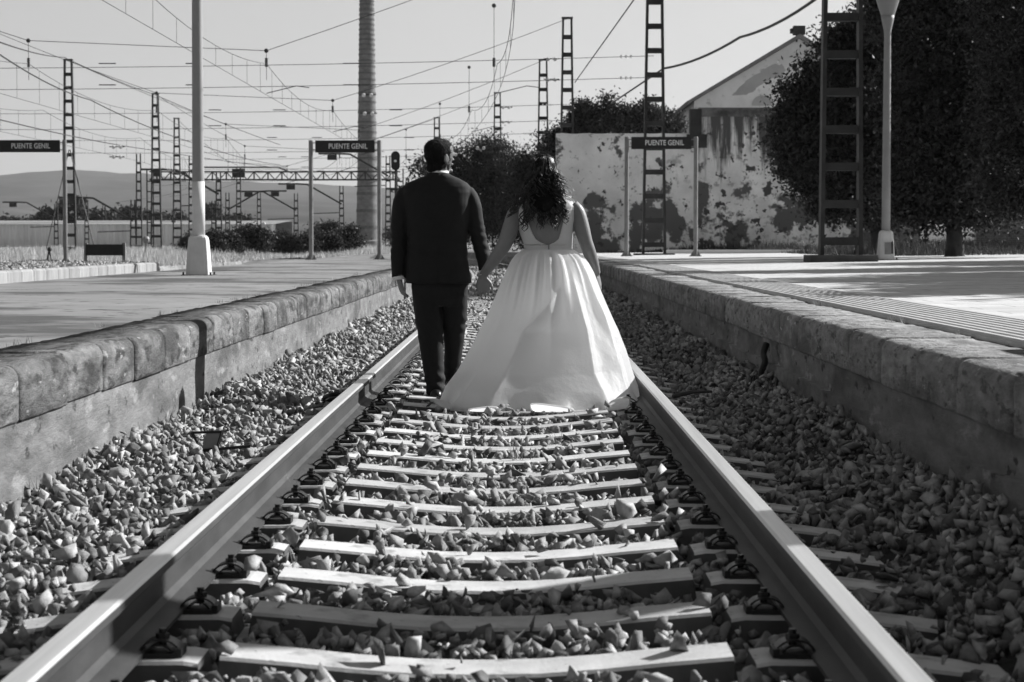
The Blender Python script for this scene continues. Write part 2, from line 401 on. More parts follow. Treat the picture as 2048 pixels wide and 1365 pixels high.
# ---------------------------------------------------------------- sleepers with clips
def ordinal(k):
    units = ['', 'first', 'second', 'third', 'fourth', 'fifth', 'sixth', 'seventh', 'eighth', 'ninth', 'tenth', 'eleventh', 'twelfth', 'thirteenth', 'fourteenth', 'fifteenth', 'sixteenth', 'seventeenth', 'eighteenth', 'nineteenth']
    tens = {2: 'twent', 3: 'thirt', 4: 'fort', 5: 'fift', 6: 'sixt', 7: 'sevent', 8: 'eight', 9: 'ninet'}
    if k < 20: return units[k]
    if k % 10 == 0: return tens[k // 10] + 'ieth'
    if k < 100: return tens[k // 10] + 'y ' + units[k % 10]
    return 'farthest'
def sleeper_mesh():
    global _sm
    mb = MB(); rings = []
    prof = [(-1.30, -0.075), (-1.28, -0.012), (-1.15, 0.006), (-0.95, 0.030), (-0.70, 0.032), (-0.665, 0.026), (-0.655, -0.03), (-0.625, -0.03), (-0.612, 0.044), (-0.45, 0.030), (-0.3, 0.014), (-0.15, 0.003), (0, 0.0)]
    prof = prof + [(-x, z) for x, z in prof[-2::-1]]
    for x, z in prof:
        h = 0.098; hb = 0.135; c = 0.008
        rings.append([(x, -hb, -0.20), (x, -h, z - c), (x, -h + c, z), (x, h - c, z), (x, h, z - c), (x, hb, -0.20)])
    mb.loft(rings)
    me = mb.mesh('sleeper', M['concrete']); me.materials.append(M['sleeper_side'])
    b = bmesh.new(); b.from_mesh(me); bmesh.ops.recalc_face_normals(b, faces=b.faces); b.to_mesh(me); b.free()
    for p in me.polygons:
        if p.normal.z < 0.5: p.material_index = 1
    return me
def clip_meshes():
    """bowed spring leaf held by a bolt; local origin at the bolt foot, arch spanning x"""
    c = MB()
    def arch(r, y0, y1, t, cx=0, zz=0.0, lip=True):
        pts = []
        for k in range(11):
            a = math.pi * (0.02 + 0.96 * k / 10); pts.append((cx - r * math.cos(a), zz + r * 0.78 * math.sin(a)))
        if lip: pts = [(cx - r - 0.035, zz + 0.012)] + pts
        inner = [(x + (0), z) for x, z in pts]
        outer = []
        for i, (x, z) in enumerate(pts):
            x0, z0 = pts[max(i - 1, 0)]; x1, z1 = pts[min(i + 1, len(pts) - 1)]
            d = math.hypot(x1 - x0, z1 - z0); outer.append((x - (z1 - z0) / d * t, z + (x1 - x0) / d * t))
        poly = inner + outer[::-1]; c.prism(poly, y0, y1)
    arch(0.048, -0.045, 0.014, 0.005)
    arch(0.030, -0.040, 0.010, 0.004, 0.0, 0.0, False)
    clip = c.mesh('rail_clip', M['clip'])
    b = MB(); b.lathe((0.004, -0.018, 0.02), [(0.010, 0), (0.010, 0.044)], 8); b.lathe((0.004, -0.018, 0.038), [(0.017, 0), (0.017, 0.013), (0.014, 0.015)], 6)
    bolt = b.mesh('bolt', M['clip'])
    p = MB(); p.box((-0.01, -0.018, 0.003), (0.10, 0.085, 0.012)); p.box((0.047, -0.018, 0.010), (0.016, 0.08, 0.022))
    pad = p.mesh('clip_pad', M['rubber'])
    return clip, bolt, pad
def sleepers():
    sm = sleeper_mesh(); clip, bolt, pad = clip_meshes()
    NF = 9                                    # sleepers this side of the gown
    for k, y in enumerate(SLEEPERS):
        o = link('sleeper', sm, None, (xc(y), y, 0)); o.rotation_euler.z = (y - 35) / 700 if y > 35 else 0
        if y < 12.0: lab = 'concrete sleeper crossing the foreground between the rails, %s one counted from the camera' % ordinal(k + 1)
        elif y < 14: lab = 'concrete sleeper under the couple, %s one counted from the camera' % ordinal(k + 1)
        elif y < 60: lab = 'concrete sleeper beyond the couple, %s one counted from the camera' % ordinal(k + 1)
        else: lab = 'tiny far concrete sleeper where the track bends away'
        tag(o, lab, 'sleeper', 'concrete sleepers of the track' if y < 60 else 'distant sleepers on the bend')
        if y > 24: continue
        for sx in (-1, 1):
            for side in (-1, 1):
                c = link('rail_clip', clip, o, (sx * 0.87 + side * 0.106, 0.0, 0.034))
                c.rotation_euler.z = math.pi if side < 0 else 0
                if side < 0: c.scale = (1, -1, 1)
                if y < 14:
                    link('bolt', bolt, c); link('clip_pad', pad, c)
sleepers()

# ---------------------------------------------------------------- rails
def rail(off, label):
    prof = [(-0.07, 0.0), (-0.07, 0.011), (-0.022, 0.026), (-0.008, 0.040), (-0.008, 0.108), (-0.030, 0.118), (-0.035, 0.124), (-0.034, 0.143), (-0.026, 0.150),
            (0.026, 0.150), (0.034, 0.143), (0.035, 0.124), (0.030, 0.118), (0.008, 0.108), (0.008, 0.040), (0.022, 0.026), (0.07, 0.011), (0.07, 0.0)]
    ys = [-3] + [k * 1.0 for k in range(0, 36, 2)] + [36 + 2 * k for k in range(46)]
    mb = MB()
    for y in ys:
        for x, z in prof: mb.v.append((xc(y) + off + x, y, 0.0352 + z))
    n = len(prof)
    for j in range(len(ys) - 1):
        for i in range(n):
            a, b = j * n + i, j * n + (i + 1) % n; mb.f.append((a, b, b + n, a + n))
    mb.f.append(tuple(range(n))); mb.f.append(tuple(range(len(mb.v) - n, len(mb.v))))
    o = mb.obj('rail', M['rail']); o.data.materials.append(M['railtop'])
    for p in o.data.polygons:
        if p.normal.z > 0.5 and p.center.z > 0.17: p.material_index = 1
    tag(o, label, 'rail')
rail(-0.87, 'sunlit left rail running past the groom')
rail(0.87, 'right rail with bright top and dark side, ending behind the gown')

# ---------------------------------------------------------------- platforms
def platform_left():
    mb = MB(); ys = [-3, 0, 5, 10, 15, 20, 25, 30, 35, 40, 45, 50, 55, 60, 65, 70, 75, 80]
    # deck
    t = empty('left_platform'); tag(t, 'low island platform with worn asphalt top left of the track', 'platform', kind='structure')
    rows = [(XL - 0.36, 0), (-3.0, 0.012), (-4.4, 0.015), (-5.85, 0.0)]
    V = []
    for y in ys: V += [(xc(y) + a if k < 2 else a, y, ZL + dz - 0.004) for k, (a, dz) in enumerate(rows)]
    mb.v = V
    for j in range(len(ys) - 1):
        for i in range(3): mb.f.append((j * 4 + i, j * 4 + i + 1, (j + 1) * 4 + i + 1, (j + 1) * 4 + i))
    d = MB(); d.v = list(V); d.f = list(mb.f)
    n = len(V)
    d.v += [(x, y, -0.3) for x, y, z in V[-4:]]; d.f += [(n - 4 + i, n - 3 + i, n + 1 + i, n + i) for i in range(3)]
    m_ = len(d.v)                               # outer (left) side
    for y in ys: d.v += [(-5.85, y, ZL - 0.004), (-5.85, y, -0.3)]
    for j in range(len(ys) - 1): d.f.append((m_ + 2 * j, m_ + 2 * j + 2, m_ + 2 * j + 3, m_ + 2 * j + 1))
    d.obj('deck', M['deckL'], t)
    # rendered wall under the coping
    w_ = MB(); zs = [-0.25, -0.02, 0.05, 0.2, 0.332]
    yy = [-3 + 0.5 * k for k in range(167)]
    for y in yy:
        for z in zs: w_.v.append((xc(y) + XL - 0.018 + 0.008 * noise.noise(Vector((y * 1.3, z * 5, 3))) + (0.02 if z < 0.04 else 0), y, z))
    k = len(zs)
    for j in range(len(yy) - 1):
        for i in range(k - 1): w_.f.append((j * k + i, j * k + i + 1, (j + 1) * k + i + 1, (j + 1) * k + i))
    w_.obj('platform_wall', M['wall'], t, smooth=True)
    return t
def coping(parent, side, X, Z, zbot, step, width, y0, y1, R=0.065, square=False, m='coping'):
    y = y0
    while y < y1:
        L_ = step * random.uniform(0.9, 1.1); g = 0.026 if m == 'coping' else 0.036
        mb = MB(); rings = []
        jx, jz = random.uniform(-0.005, 0.005), random.uniform(-0.005, 0.005)
        nseg = 16 if y < 16 else (6 if y < 32 else 1)
        prof = [(width, -0.02), (width, 0), (R, 0)] if not square else [(width, -0.02), (width, 0), (0.03, 0)]
        if not square:
            for q in range(1, 6):
                a = math.pi / 2 * q / 6; prof.append((R - R * math.sin(a), -R + R * math.cos(a)))
            prof += [(0.0, -R)]
        else: prof += [(0, -0.03)]
        prof += [(0.0, (zbot - Z) * 0.6), (0.0, (zbot - Z) + 0.01), (0.008, zbot - Z), (width * 0.6, zbot - Z)]
        for s_ in range(nseg + 1):
            yv = y + g / 2 + (L_ - g) * s_ / nseg
            pinch = (0.012 if m == 'coping' else 0.024) if s_ in (0, nseg) else 0.0
            if s_ in (0, nseg) and nseg > 1:                     # rounded arris at the joint
                yv2 = yv
                rings.append((yv, pinch))
                if s_ == 0: rings.append((yv + 0.022, 0))
                else: rings.insert(-1, (yv - 0.018, 0))
            else: rings.append((yv, 0))
        RR = []
        for yv, pn in rings:
            row = []
            for k, (o_, z_) in enumerate(prof):
                nn = noise.noise(Vector((o_ * 7, yv * 5, z_ * 9 + side))) * 0.006
                shrink = pn if 1 <= k < len(prof) - 2 else 0
                row.append((xc(yv) + side * (X + o_ + jx * 1 + shrink * (1 if k > 2 else 0) - nn), yv, Z + z_ + jz - (shrink if k <= 4 else 0) + nn))
            RR.append(row)
        mb.loft(RR); ob = mb.obj('coping_stone', M[m], parent, smooth=True)
        y += L_
TL = platform_left(); coping(TL, -1, -XL, ZL, 0.329, 0.85, 0.37, 3.9, 62)

def platform_right():
    t = empty('right_platform'); tag(t, 'paved station platform with ribbed warning strip right of the track', 'platform', kind='structure')
    ys = [-3, 0, 5, 10, 15, 20, 25, 30, 35, 40, 45, 50, 55, 60, 65, 70, 75, 80, 85, 90, 95]
    rows = [2.84, 5, 8, 12, 16, 24]
    d = MB()
    for y in ys:
        for k, a in enumerate(rows): d.v.append(((xc(y) if k < 2 else xc(y) * 0.5 if k == 2 else 0) + a, y, zr(a) - 0.004))
    n = len(rows)
    for j in range(len(ys) - 1):
        for i in range(n - 1): d.f.append((j * n + i, j * n + i + 1, (j + 1) * n + i + 1, (j + 1) * n + i))
    # slab joints: paving material with brick pattern
    d.obj('deck', M['paving'], t)
    # joint fill between coping and strip, then ribbed strip
    s_ = MB(); x = XR + 0.445
    yv = [3 + 1.5 * k for k in range(50)]
    prof = [(0, -0.03), (0, 0.0)]
    nr = 9; wd = 0.62 / nr
    for q in range(nr):
        b = 0.012 + q * wd
        prof += [(b, 0.0), (b + 0.006, 0.013), (b + wd * 0.48, 0.013), (b + wd * 0.56, 0.0)]
    prof += [(0.63, 0.0), (0.63, -0.03)]
    for y in yv:
        for a, z in prof: s_.v.append((xc(y) + x + a, y, zr(x) + z + 0.002))
    k = len(prof)
    for j in range(len(yv) - 1):
        for i in range(k - 1): s_.f.append((j * k + i, j * k + i + 1, (j + 1) * k + i + 1, (j + 1) * k + i))
    s_.obj('tactile_strip', M['tactile'], t)
    w_ = MB(); zs = [-0.25, 0.0, 0.10, 0.17, 0.217, 0.220, 0.223, 0.30, 0.386]
    yy = [-3 + 0.5 * k for k in range(190)]
    for y in yy:
        for z in zs: w_.v.append((xc(y) + XR + (0.0 if z < 0.221 else 0.035) + 0.004 * noise.noise(Vector((y * 1.3, z * 5, 9))), y, z + 0.02 * noise.noise(Vector((y * 0.6, 0, 1)))))
    k = len(zs)
    for j in range(len(yy) - 1):
        for i in range(k - 1): w_.f.append((j * k + i, j * k + i + 1, (j + 1) * k + i + 1, (j + 1) * k + i))
    w_.obj('platform_wall', M['wall'], t, smooth=True)
    f = MB(); y = 3.0
    ks = [3 + 2 * q for q in range(40)]
    for q in ks: f.v += [(xc(q) + XR + 0.36, q, ZR - 0.012), (xc(q) + XR + 0.47, q, ZR - 0.012)]
    for q in range(len(ks) - 1): f.f.append((2 * q, 2 * q + 1, 2 * q + 3, 2 * q + 2))
    f.obj('joint_fill', M['gravel'], t)
    return t
# paving: slabs with dark joints
pm = mat('deck_paving_slabs', 0.60, 0.9, 0.16, 1.4, 8, 0.3, 60, spots=[(0.62, 2.2, 0.3, 0.1)], dist=0.004)
n = pm.node_tree; bt = n.nodes.new("ShaderNodeTexBrick"); bt.inputs["Scale"].default_value = 1.0
bt.inputs["Mortar Size"].default_value = 0.006; bt.inputs["Brick Width"].default_value = 0.6; bt.inputs["Row Height"].default_value = 0.4
bt.inputs["Color1"].default_value = (1, 1, 1, 1); bt.inputs["Color2"].default_value = (0.9, 0.9, 0.9, 1); bt.inputs["Mortar"].default_value = (0.35, 0.35, 0.35, 1)
tc = n.nodes.new("ShaderNodeTexCoord"); n.links.new(tc.outputs["Object"], bt.inputs[0])
pb = n.nodes["Principled BSDF"]; src = pb.inputs["Base Color"].links[0].from_socket
mm = n.nodes.new("ShaderNodeMix"); mm.data_type = 'RGBA'; mm.blend_type = 'MULTIPLY'; mm.inputs[0].default_value = 1
n.links.new(src, mm.inputs[6]); n.links.new(bt.outputs[0], mm.inputs[7]); n.links.new(mm.outputs[2], pb.inputs["Base Color"])
M['paving'] = pm
TR = platform_right(); coping(TR, 1, XR, ZR, 0.378, 0.92, 0.44, 3.6, 78, R=0.05, m='copingR')

def platform_far():
    t = empty('far_platform'); tag(t, 'gravel covered platform with block kerb beyond the island platform', 'platform', kind='structure')
    d = MB(); xs = [-9.9, -12, -20, -30]; ys = [20, 30, 40, 50, 58]
    for y in ys:
        for x in xs: d.v.append((x, y, ZP2 - 0.006 + max(0, -x - 11) * 0.01))
    for j in range(4):
        for i in range(3): d.f.append((j * 4 + i, j * 4 + i + 1, (j + 1) * 4 + i + 1, (j + 1) * 4 + i))
    d.v += [(x, 58, -0.2) for x in xs]; n = len(d.v)
    d.f += [(16 + i, 17 + i, n - 3 + i, n - 4 + i) for i in range(3)]
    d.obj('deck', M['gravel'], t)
    w_ = MB(); w_.box((-9.74, 39, -0.02), (0.1, 38, 0.5)); w_.obj('platform_wall', M['wall'], t)
    y = 30.0; k = 0
    while y < 57.5:
        L_ = random.uniform(0.85, 1.05) * 1.1
        c = MB(); rings = []
        z1 = ZP2 + 0.03 - (0.12 if y > 56.2 else 0)
        for a in (0, 0.02, L_ - 0.04, L_ - 0.02):
            e = 0.015 if a in (0, L_ - 0.02) else 0
            rings.append([(-9.66 - e, y + a, ZP2 - 0.30), (-9.66 - e, y + a, z1 - 0.04), (-9.70 - e, y + a, z1 - e), (-10.02, y + a, z1 - e), (-10.02, y + a, ZP2 - 0.30)])
        c.loft(rings); c.obj('coping_stone', M['copingpale'], t); y += L_
M['copingpale'] = mat('coping_pale', 0.28, 0.9, 0.3, 3, 8, 0.4, 30, stretch=(1, 1, 0.3), spots=[(0.58, 5, 0.25, 0.1, (1, 1, 0.4))])
platform_far()
# low dark step and grass at the end of the island platform
# ---------------------------------------------------------------- station name signs
def station_sign(px0, px1, Y, z0, label, topz):
    """posts at pixel columns px0/px1 (centres)"""
    a = P(px0, 500, Y); b = P(px1, 500, Y)
    c = (a.x + b.x) / 2; W = b.x - a.x
    t = empty('station_sign', (c, Y, z0)); tag(t, label, 'sign', 'station name signs on two posts')
    H = topz - z0
    for s in (-1, 1):
        p = MB(); p.lathe((s * W / 2, 0, 0), [(0.058, 0.0), (0.058, H - 0.01), (0.05, H)], 12)
        po = p.obj('post', M['signpost'], t, smooth=False)
        f = MB()
        f.box((s * W / 2, 0, 0.012), (0.30, 0.26, 0.024))
        for q in range(4):
            an = q * math.pi / 2; dx, dy = math.cos(an), math.sin(an)
            v = [(s * W / 2 + dx * 0.05, dy * 0.05, 0.02), (s * W / 2 + dx * 0.14, dy * 0.14, 0.02), (s * W / 2 + dx * 0.05, dy * 0.05, 0.16)]
            nx, ny = -dy * 0.006, dx * 0.006
            f.add([(x + nx, y + ny, z) for x, y, z in v] + [(x - nx, y - ny, z) for x, y, z in v], [(0, 1, 2), (5, 4, 3), (0, 3, 4, 1), (1, 4, 5, 2), (2, 5, 3, 0)])
        f.obj('base_plate', M['signpost'], po)
        k = MB()
        for z in (H - 0.07, H - 0.26): k.bar((s * W / 2, 0, z), (s * (W / 2 - 0.13), 0, z), 0.025)
        k.obj('bracket', M['signpost'], po)
    pw, ph = W - 0.24, 0.32
    p = MB(); p.box((0, 0, H - 0.165), (pw, 0.07, ph)); pan = p.obj('panel', M['signpanel'], t)
    cu = bpy.data.curves.new('lettering', 'FONT'); cu.body = 'PUENTE GENIL'; cu.size = 0.19; cu.extrude = 0.004; cu.offset = 0.0035
    cu.align_x = 'CENTER'; cu.align_y = 'CENTER'; cu.space_character = 1.06
    o = bpy.data.objects.new('tmp', cu); COL.objects.link(o); bpy.context.view_layer.update()
    me = bpy.data.meshes.new_from_object(o.evaluated_get(bpy.context.evaluated_depsgraph_get())); bpy.data.objects.remove(o)
    xs = [v.co.x for v in me.vertices]; wd = max(xs) - min(xs); sc = 1.02 / wd
    for v in me.vertices: v.co = Vector((v.co.x * sc, v.co.y, v.co.z))
    me.materials.clear(); me.materials.append(M['letter'])
    l = link('lettering', me, pan, (0.08, -0.041, H - 0.165)); l.rotation_euler = (math.pi / 2, 0, 0)
    return t
station_sign(-15, 131, 55.8, 0.44, 'dark PUENTE GENIL name sign on the gravel platform at the left edge', 3.72)
station_sign(622.5, 759, 55.8, ZL, 'dark PUENTE GENIL name sign left of the groom, in front of the chimney', 3.71)
station_sign(1253, 1391, 55.8, 0.645, 'dark PUENTE GENIL name sign right of the bride, in front of the stained wall', 3.80)

# low blank board on the gravel platform
def blank_board():
    a = P(172, 520, 57.0); b = P(248, 520, 57.0); c = (a.x + b.x) / 2; W = b.x - a.x
    t = empty('notice_board', (c, 57.0, ZP2)); tag(t, 'low dark blank board between two short posts on the gravel platform', 'board')
    for s in (-1, 1):
        p = MB(); p.box((s * W / 2, 0, 0.27), (0.09, 0.09, 0.56)); p.obj('post', M['signpost'], t)
    p = MB(); p.box((0, -0.06, 0.36), (W - 0.02, 0.04, 0.30)); p.obj('panel', M['signpanel'], t)
blank_board()
def point_lever():
    a = P(85, 514, 60.0)
    t = empty('point_lever', (a.x, 60.0, 0.36)); tag(t, 'dark flat lever frame lying at the gravel platform end', 'lever')
    p = MB(); p.box((0, 0, 0.10), (0.72, 0.5, 0.12)); p.obj('frame', M['steel'], t)
    p = MB(); p.bar((0.12, 0, 0.1), (0.20, 0, 0.42), 0.05); p.bar((0.26, 0, 0.1), (0.2, 0, 0.42), 0.03); p.ball((0.2, 0, 0.45), 0.07); p.obj('handle', M['steel'], t)
point_lever()

# ---------------------------------------------------------------- lamp posts
def lamp_post(px, Y, z0, label, hb, broken=False, fat=1.0):
    x = P(px, 500, Y).x
    t = empty('lamp_post', (x, Y, z0)); tag(t, label, 'lamp post', 'concrete footed lamp posts on the platforms')
    b = MB(); rings = []
    for r, z in [(0.175, 0.0), (0.172, 0.02), (0.155, hb * 0.5), (0.138, hb * 0.86), (0.128, hb * 0.94), (0.105, hb * 0.985), (0.07, hb)]:
        ring = []
        for k in range(24):
            a = 2 * math.pi * k / 24; cx, sy = math.cos(a), math.sin(a)
            q = r * fat / max(abs(cx) ** 5 + abs(sy) ** 5, 1e-6) ** 0.2
            ring.append((q * cx, q * sy, z))
        rings.append(ring)
    b.loft(rings); bo = b.obj('footing', M['paintpost'], t)
    if broken:
        h = MB(); h.box((0.015, -0.165 * fat, hb * 0.40), (0.13, 0.01, 0.24)); h.obj('hatch', M['signpost'], bo)
        h = MB(); h.add([(0.085, -0.166 * fat, 0.13), (0.12, -0.166 * fat, 0.13), (0.12, -0.16 * fat, 0.40), (0.08, -0.16 * fat, 0.36)], [(0, 1, 2, 3)]); h.obj('hatch_gap', M['rubber'], bo)
    f = MB(); f.box((0, 0, 0.008), (0.44 * fat, 0.42 * fat, 0.016))
    for sx in (-1, 1):
        for sy in (-1, 1): f.lathe((sx * 0.19 * fat, sy * 0.18 * fat, 0.015), [(0.014, 0), (0.014, 0.04)], 6)
    f.obj('base_plate', M['steel'], t)
    H = 4.85
    p = MB()
    prof = [(0.088, hb - 0.03), (0.086, hb + 0.9), (0.084, hb + 0.92), (0.072, H - 1.0), (0.068, H - 0.45), (0.068, H - 0.43), (0.075, H - 0.3), (0.12, H - 0.10), (0.135, H)]
    p.lathe((0, 0, 0), prof, 20); po = p.obj('pole', M['lamppost'], t, smooth=True)
    if not broken:
        p = MB(); p.lathe((0, 0, 0), [(0.091, hb - 0.02), (0.089, hb + 0.75)], 20); p.obj('whitewash_band', M['whitewash'], po, smooth=True)
    g = MB(); g.lathe((0, 0, 0), [(0.135, H), (0.20, H + 0.2), (0.27, H + 0.42), (0.28, H + 0.5)], 20); lo = g.obj('lantern', M['glass'], t)
    c = MB(); c.lathe((0, 0, 0), [(0.30, H + 0.50), (0.30, H + 0.54), (0.15, H + 0.62), (0.03, H + 0.66)], 20); c.obj('cap', M['steel'], lo)
lamp_post(397.5, 29.5, ZL, 'pale grey lamp post with rust-spotted square footing on the left platform', 0.57)
lamp_post(1771.5, 42.0, 0.66, 'pale lamp post with broken footing hatch in the shade of the trees on the right', 0.60, True, 0.98)
# an unseen mast, added outside the frame further down, throws the shade over the near sleepers

# ---------------------------------------------------------------- lattice masts
def lattice_mast(name, x, Y, z0, H, wb, wt, label, cat='mast', group='riveted steel catenary masts', depth=0.24, plinth=True, thick=1.0, npan=None, cap=True):
    t = empty(name, (x, Y, z0)); tag(t, label, cat, group)
    c = MB()
    for s in (-1, 1):
        c = MB(); c.bar((s * wb / 2, 0, 0), (s * wt / 2, 0, H), 0.075 * thick, depth, up=(0, 1, 0)); c.obj('chord', M['steel'], t)
    b = MB(); n_ = npan or max(6, int(H / 0.72))
    for k in range(n_):
        z = 0.25 + (H - 0.35) * (k + 0.1) / n_
        wd = wb + (wt - wb) * z / H
        b = MB(); b.box((0, 0, z), (wd - 0.075 * thick - 0.004, depth - 0.06, 0.15 * thick)); b.obj('batten', M['steel'], t)
    if cap: b = MB(); b.box((0, 0, H + 0.03), (wt + 0.12, depth + 0.04, 0.07)); b.obj('cap', M['steel'], t)
    if plinth:
        p = MB(); p.box((0, 0, -0.04), (wb + 0.55, 0.9, 0.2)); p.obj('plinth', M['paintdark'], t)
    return t
M['paintdark'] = mat('plinth_concrete', 0.07, 0.95, 0.3, 3, 6, 0.4, 30)
MASTS_R = [(1681, 40.0, 0.73, 0.58, 'big lattice mast standing among the trees beside the right lamp post'),
           (1308, 64.0, 0.66, 0.36, 'lattice mast rising behind the right name sign against the stained wall'),
           (1134, 87.0, 0.62, 0.34, 'lattice mast rising from the tree above the wall end, behind the bride'),
           (1086, 110.0, 0.66, 0.36, 'lattice mast directly above the hair of the bride'),
           (995, 135.0, 0.66, 0.34, 'lattice mast between the couple before the dark trees'),
           (874, 162.0, 0.62, 0.34, 'lattice mast top showing just above the head of the groom')]
MR = []
for px, Y, wb, wt, lab in MASTS_R:
    z0 = 0.72 if Y < 45 else (0.62 if Y < 80 else 0.45)
    x = P(px, 484, Y).x; H = {64.0: 10.6, 40.0: 10.2, 87.0: 10.35 - 0.62, 110.0: 10.45 - 0.45, 135.0: 10.5 - 0.45, 162.0: 10.5 - 0.45}[Y] 
    lattice_mast('catenary_mast', x, Y, z0, H, wb, wt, lab, thick=1.15 if Y > 80 else 1.0, depth=0.3 if Y < 70 else 0.24); MR.append((x, Y, z0 + H))
MASTS_L = [(140, 110.0, 0.62, 0.36, 'tall lattice mast beside the leftmost name sign'),
           (313, 135.0, 0.66, 0.34, 'lattice mast left of the left lamp post, tallest in the middle of the yard'),
           (355, 162.0, 0.66, 0.34, 'lattice mast closest to the left lamp post')]
ML = [(P(-90, 484, 87).x, 87.0, 10.4)]
for px, Y, wb, wt, lab in MASTS_L:
    x = P(px, 484, Y).x; lattice_mast('catenary_mast', x, Y, 0.36, 10.1, wb, wt, lab, thick=1.15); ML.append((x, Y, 10.46))

# ---------------------------------------------------------------- wires
def sag(a, b, s, n=10):
    a, b = Vector(a), Vector(b)
    return [a.lerp(b, k / n) - Vector((0, 0, s * 4 * (k / n) * (1 - k / n))) for k in range(n + 1)]
def wr(Y): return 0.0065 + 0.00004 * Y
def insulator(mb, c, d, r=0.055, L_=0.30):
    c = Vector(c); d = Vector(d).normalized()
    for k in range(3):
        p = c + d * (L_ * (k / 2 - 0.5)); mb.tube([p - d * 0.025, p + d * 0.025], [r * 0.7, r], 8)
def cat_line(name, xf, y0, y1, supports, label, zc=5.5, zs=6.45, zm=6.0, nd=8):
    t = empty(name, (0, 0, 0)); tag(t, label, 'overhead wire', 'overhead contact lines above the tracks')
    r = 0.012
    c = MB(); ys = list(np.arange(y0, y1 + 0.1, 4.0))
    c.tube([(xf(y), y, zc) for y in ys], [wr(y) * 0.9 for y in ys], 5); c.obj('contact_wire', M['wire'], t)
    m_ = MB()
    for a, b in zip(supports[:-1], supports[1:]):
        pts = []
        for k in range(17):
            y = a + (b - a) * k / 16; u = k / 16; z = zs - (zs - zm) * 4 * u * (1 - u)
            pts.append((xf(y), y, z))
        m_.tube(pts, [wr(p[1]) for p in pts], 5)
        for k in range(nd):
            u = (k + 0.5) / nd; y = a + (b - a) * u; z = zs - (zs - zm) * 4 * u * (1 - u)
            if y0 - 2 < y < 140: d = MB(); d.tube([(xf(y), y, z), (xf(y), y, zc)], wr(y) * 0.55, 4); d.obj('dropper', M['wire'], t)
    m_.obj('messenger_wire', M['wire'], t)
cat_line('overhead_line', x2, 22, 150, [14, 40, 64.4, 87, 110, 135, 162], 'overhead contact wire with droppers sloping down left of the chimney')
cat_line('overhead_line', xc, 28, 165, [16, 40, 64.4, 87, 110, 135, 162], 'overhead contact wire descending almost upright above the bride and groom', nd=4)
x3 = lambda y: -14.9 - max(0, y - 95) ** 2 / 600.0
cat_line('overhead_line', x3, 44, 200, [40, 64.4, 87, 110, 135, 162, 200], 'overhead contact wire with droppers over the yard above the leftmost name sign', zc=5.3)
x4 = lambda y: -19.6 - max(0, y - 100) ** 2 / 650.0
cat_line('overhead_line', x4, 56, 220, [64.4, 87, 110, 135, 162, 200], 'overhead contact wire over the farthest yard track left of the tall lattice mast', zc=5.2)

def head_span(Y, L_, R_, label, x0s=(x2, x3), cz=(6.6, 5.95)):
    t = empty('head_span', (0, 0, 0)); tag(t, label, 'span wire', 'cross wires strung between the masts')
    xa, xb = x0s[0](Y), x0s[1](Y)
    pts = [Vector(R_), Vector((xa, Y, 6.84)), Vector((xb, Y, 7.15)), Vector(L_)]
    r = MB(); r.tube(sag(pts[0], pts[1], 0.12, 6), wr(Y) * 1.15, 5); r.tube([pts[1], pts[2]], wr(Y) * 1.15, 5); r.tube(sag(pts[2], pts[3], 0.1, 6), wr(Y) * 1.15, 5)
    r.obj('span_rope', M['wire'], t)
    for z in cz:
        c = MB()
        c.tube(sag((L_[0], Y, z - 0.3), (R_[0], Y, z + 0.08), 0.12, 8), wr(Y), 5)
        for xx, zz in ((R_[0] - 0.85, z + 0.06), (L_[0] + 0.9, z - 0.28)): ins = MB(); insulator(ins, (xx, Y, zz), (1, 0, 0)); ins.obj('insulator', M['insul'], t)
        for xx in (xa - 2.2, xa + 2.6, xb + 2.4): c.tube([(xx - 0.26, Y, z - 0.145), (xx + 0.26, Y, z - 0.145)], wr(Y) * 1.9, 5)
        c.obj('cross_wire', M['wire'], t)
    for xx, zz in ((xa, 6.84), (xb, 7.15), (xc(Y) - 0.1, 7.6 + 0.6)):
        hang = MB(); hang.tube([(xx, Y, zz), (xx, Y, cz[1])], wr(Y), 5); hang.tube([(xx, Y, 6.62), (xx, Y, 6.35)], 0.045, 6); hang.ball((xx, Y, zz), 0.07); hang.obj('hanger', M['wire'], t)
    for xx in (xa, xc(Y)):                       # steady arms
        hang = MB(); hang.tube([(xx, Y, 5.55), (xx + 0.9, Y + 0.1, 5.78), (xx + 1.3, Y, 5.72)], wr(Y) * 1.4, 5); hang.obj('steady_arm', M['wire'], t)
head_span(64.4, (-23.6, 64.4, 10.3), (MR[1][0], 64.4, MR[1][2]), 'nearest cross wires strung from the mast behind the right name sign')
sp_lab = {87.0: 'cross wires strung from the mast above the wall end', 110.0: 'cross wires from the mast above the bride to the tall left mast', 135.0: 'cross wires from the mast between the couple to the yard', 162.0: 'cross wires from the mast above the head of the groom'}
for k in range(4):
    Y = MR[k + 2][1]; head_span(Y, ML[k], MR[k + 2], sp_lab[Y])
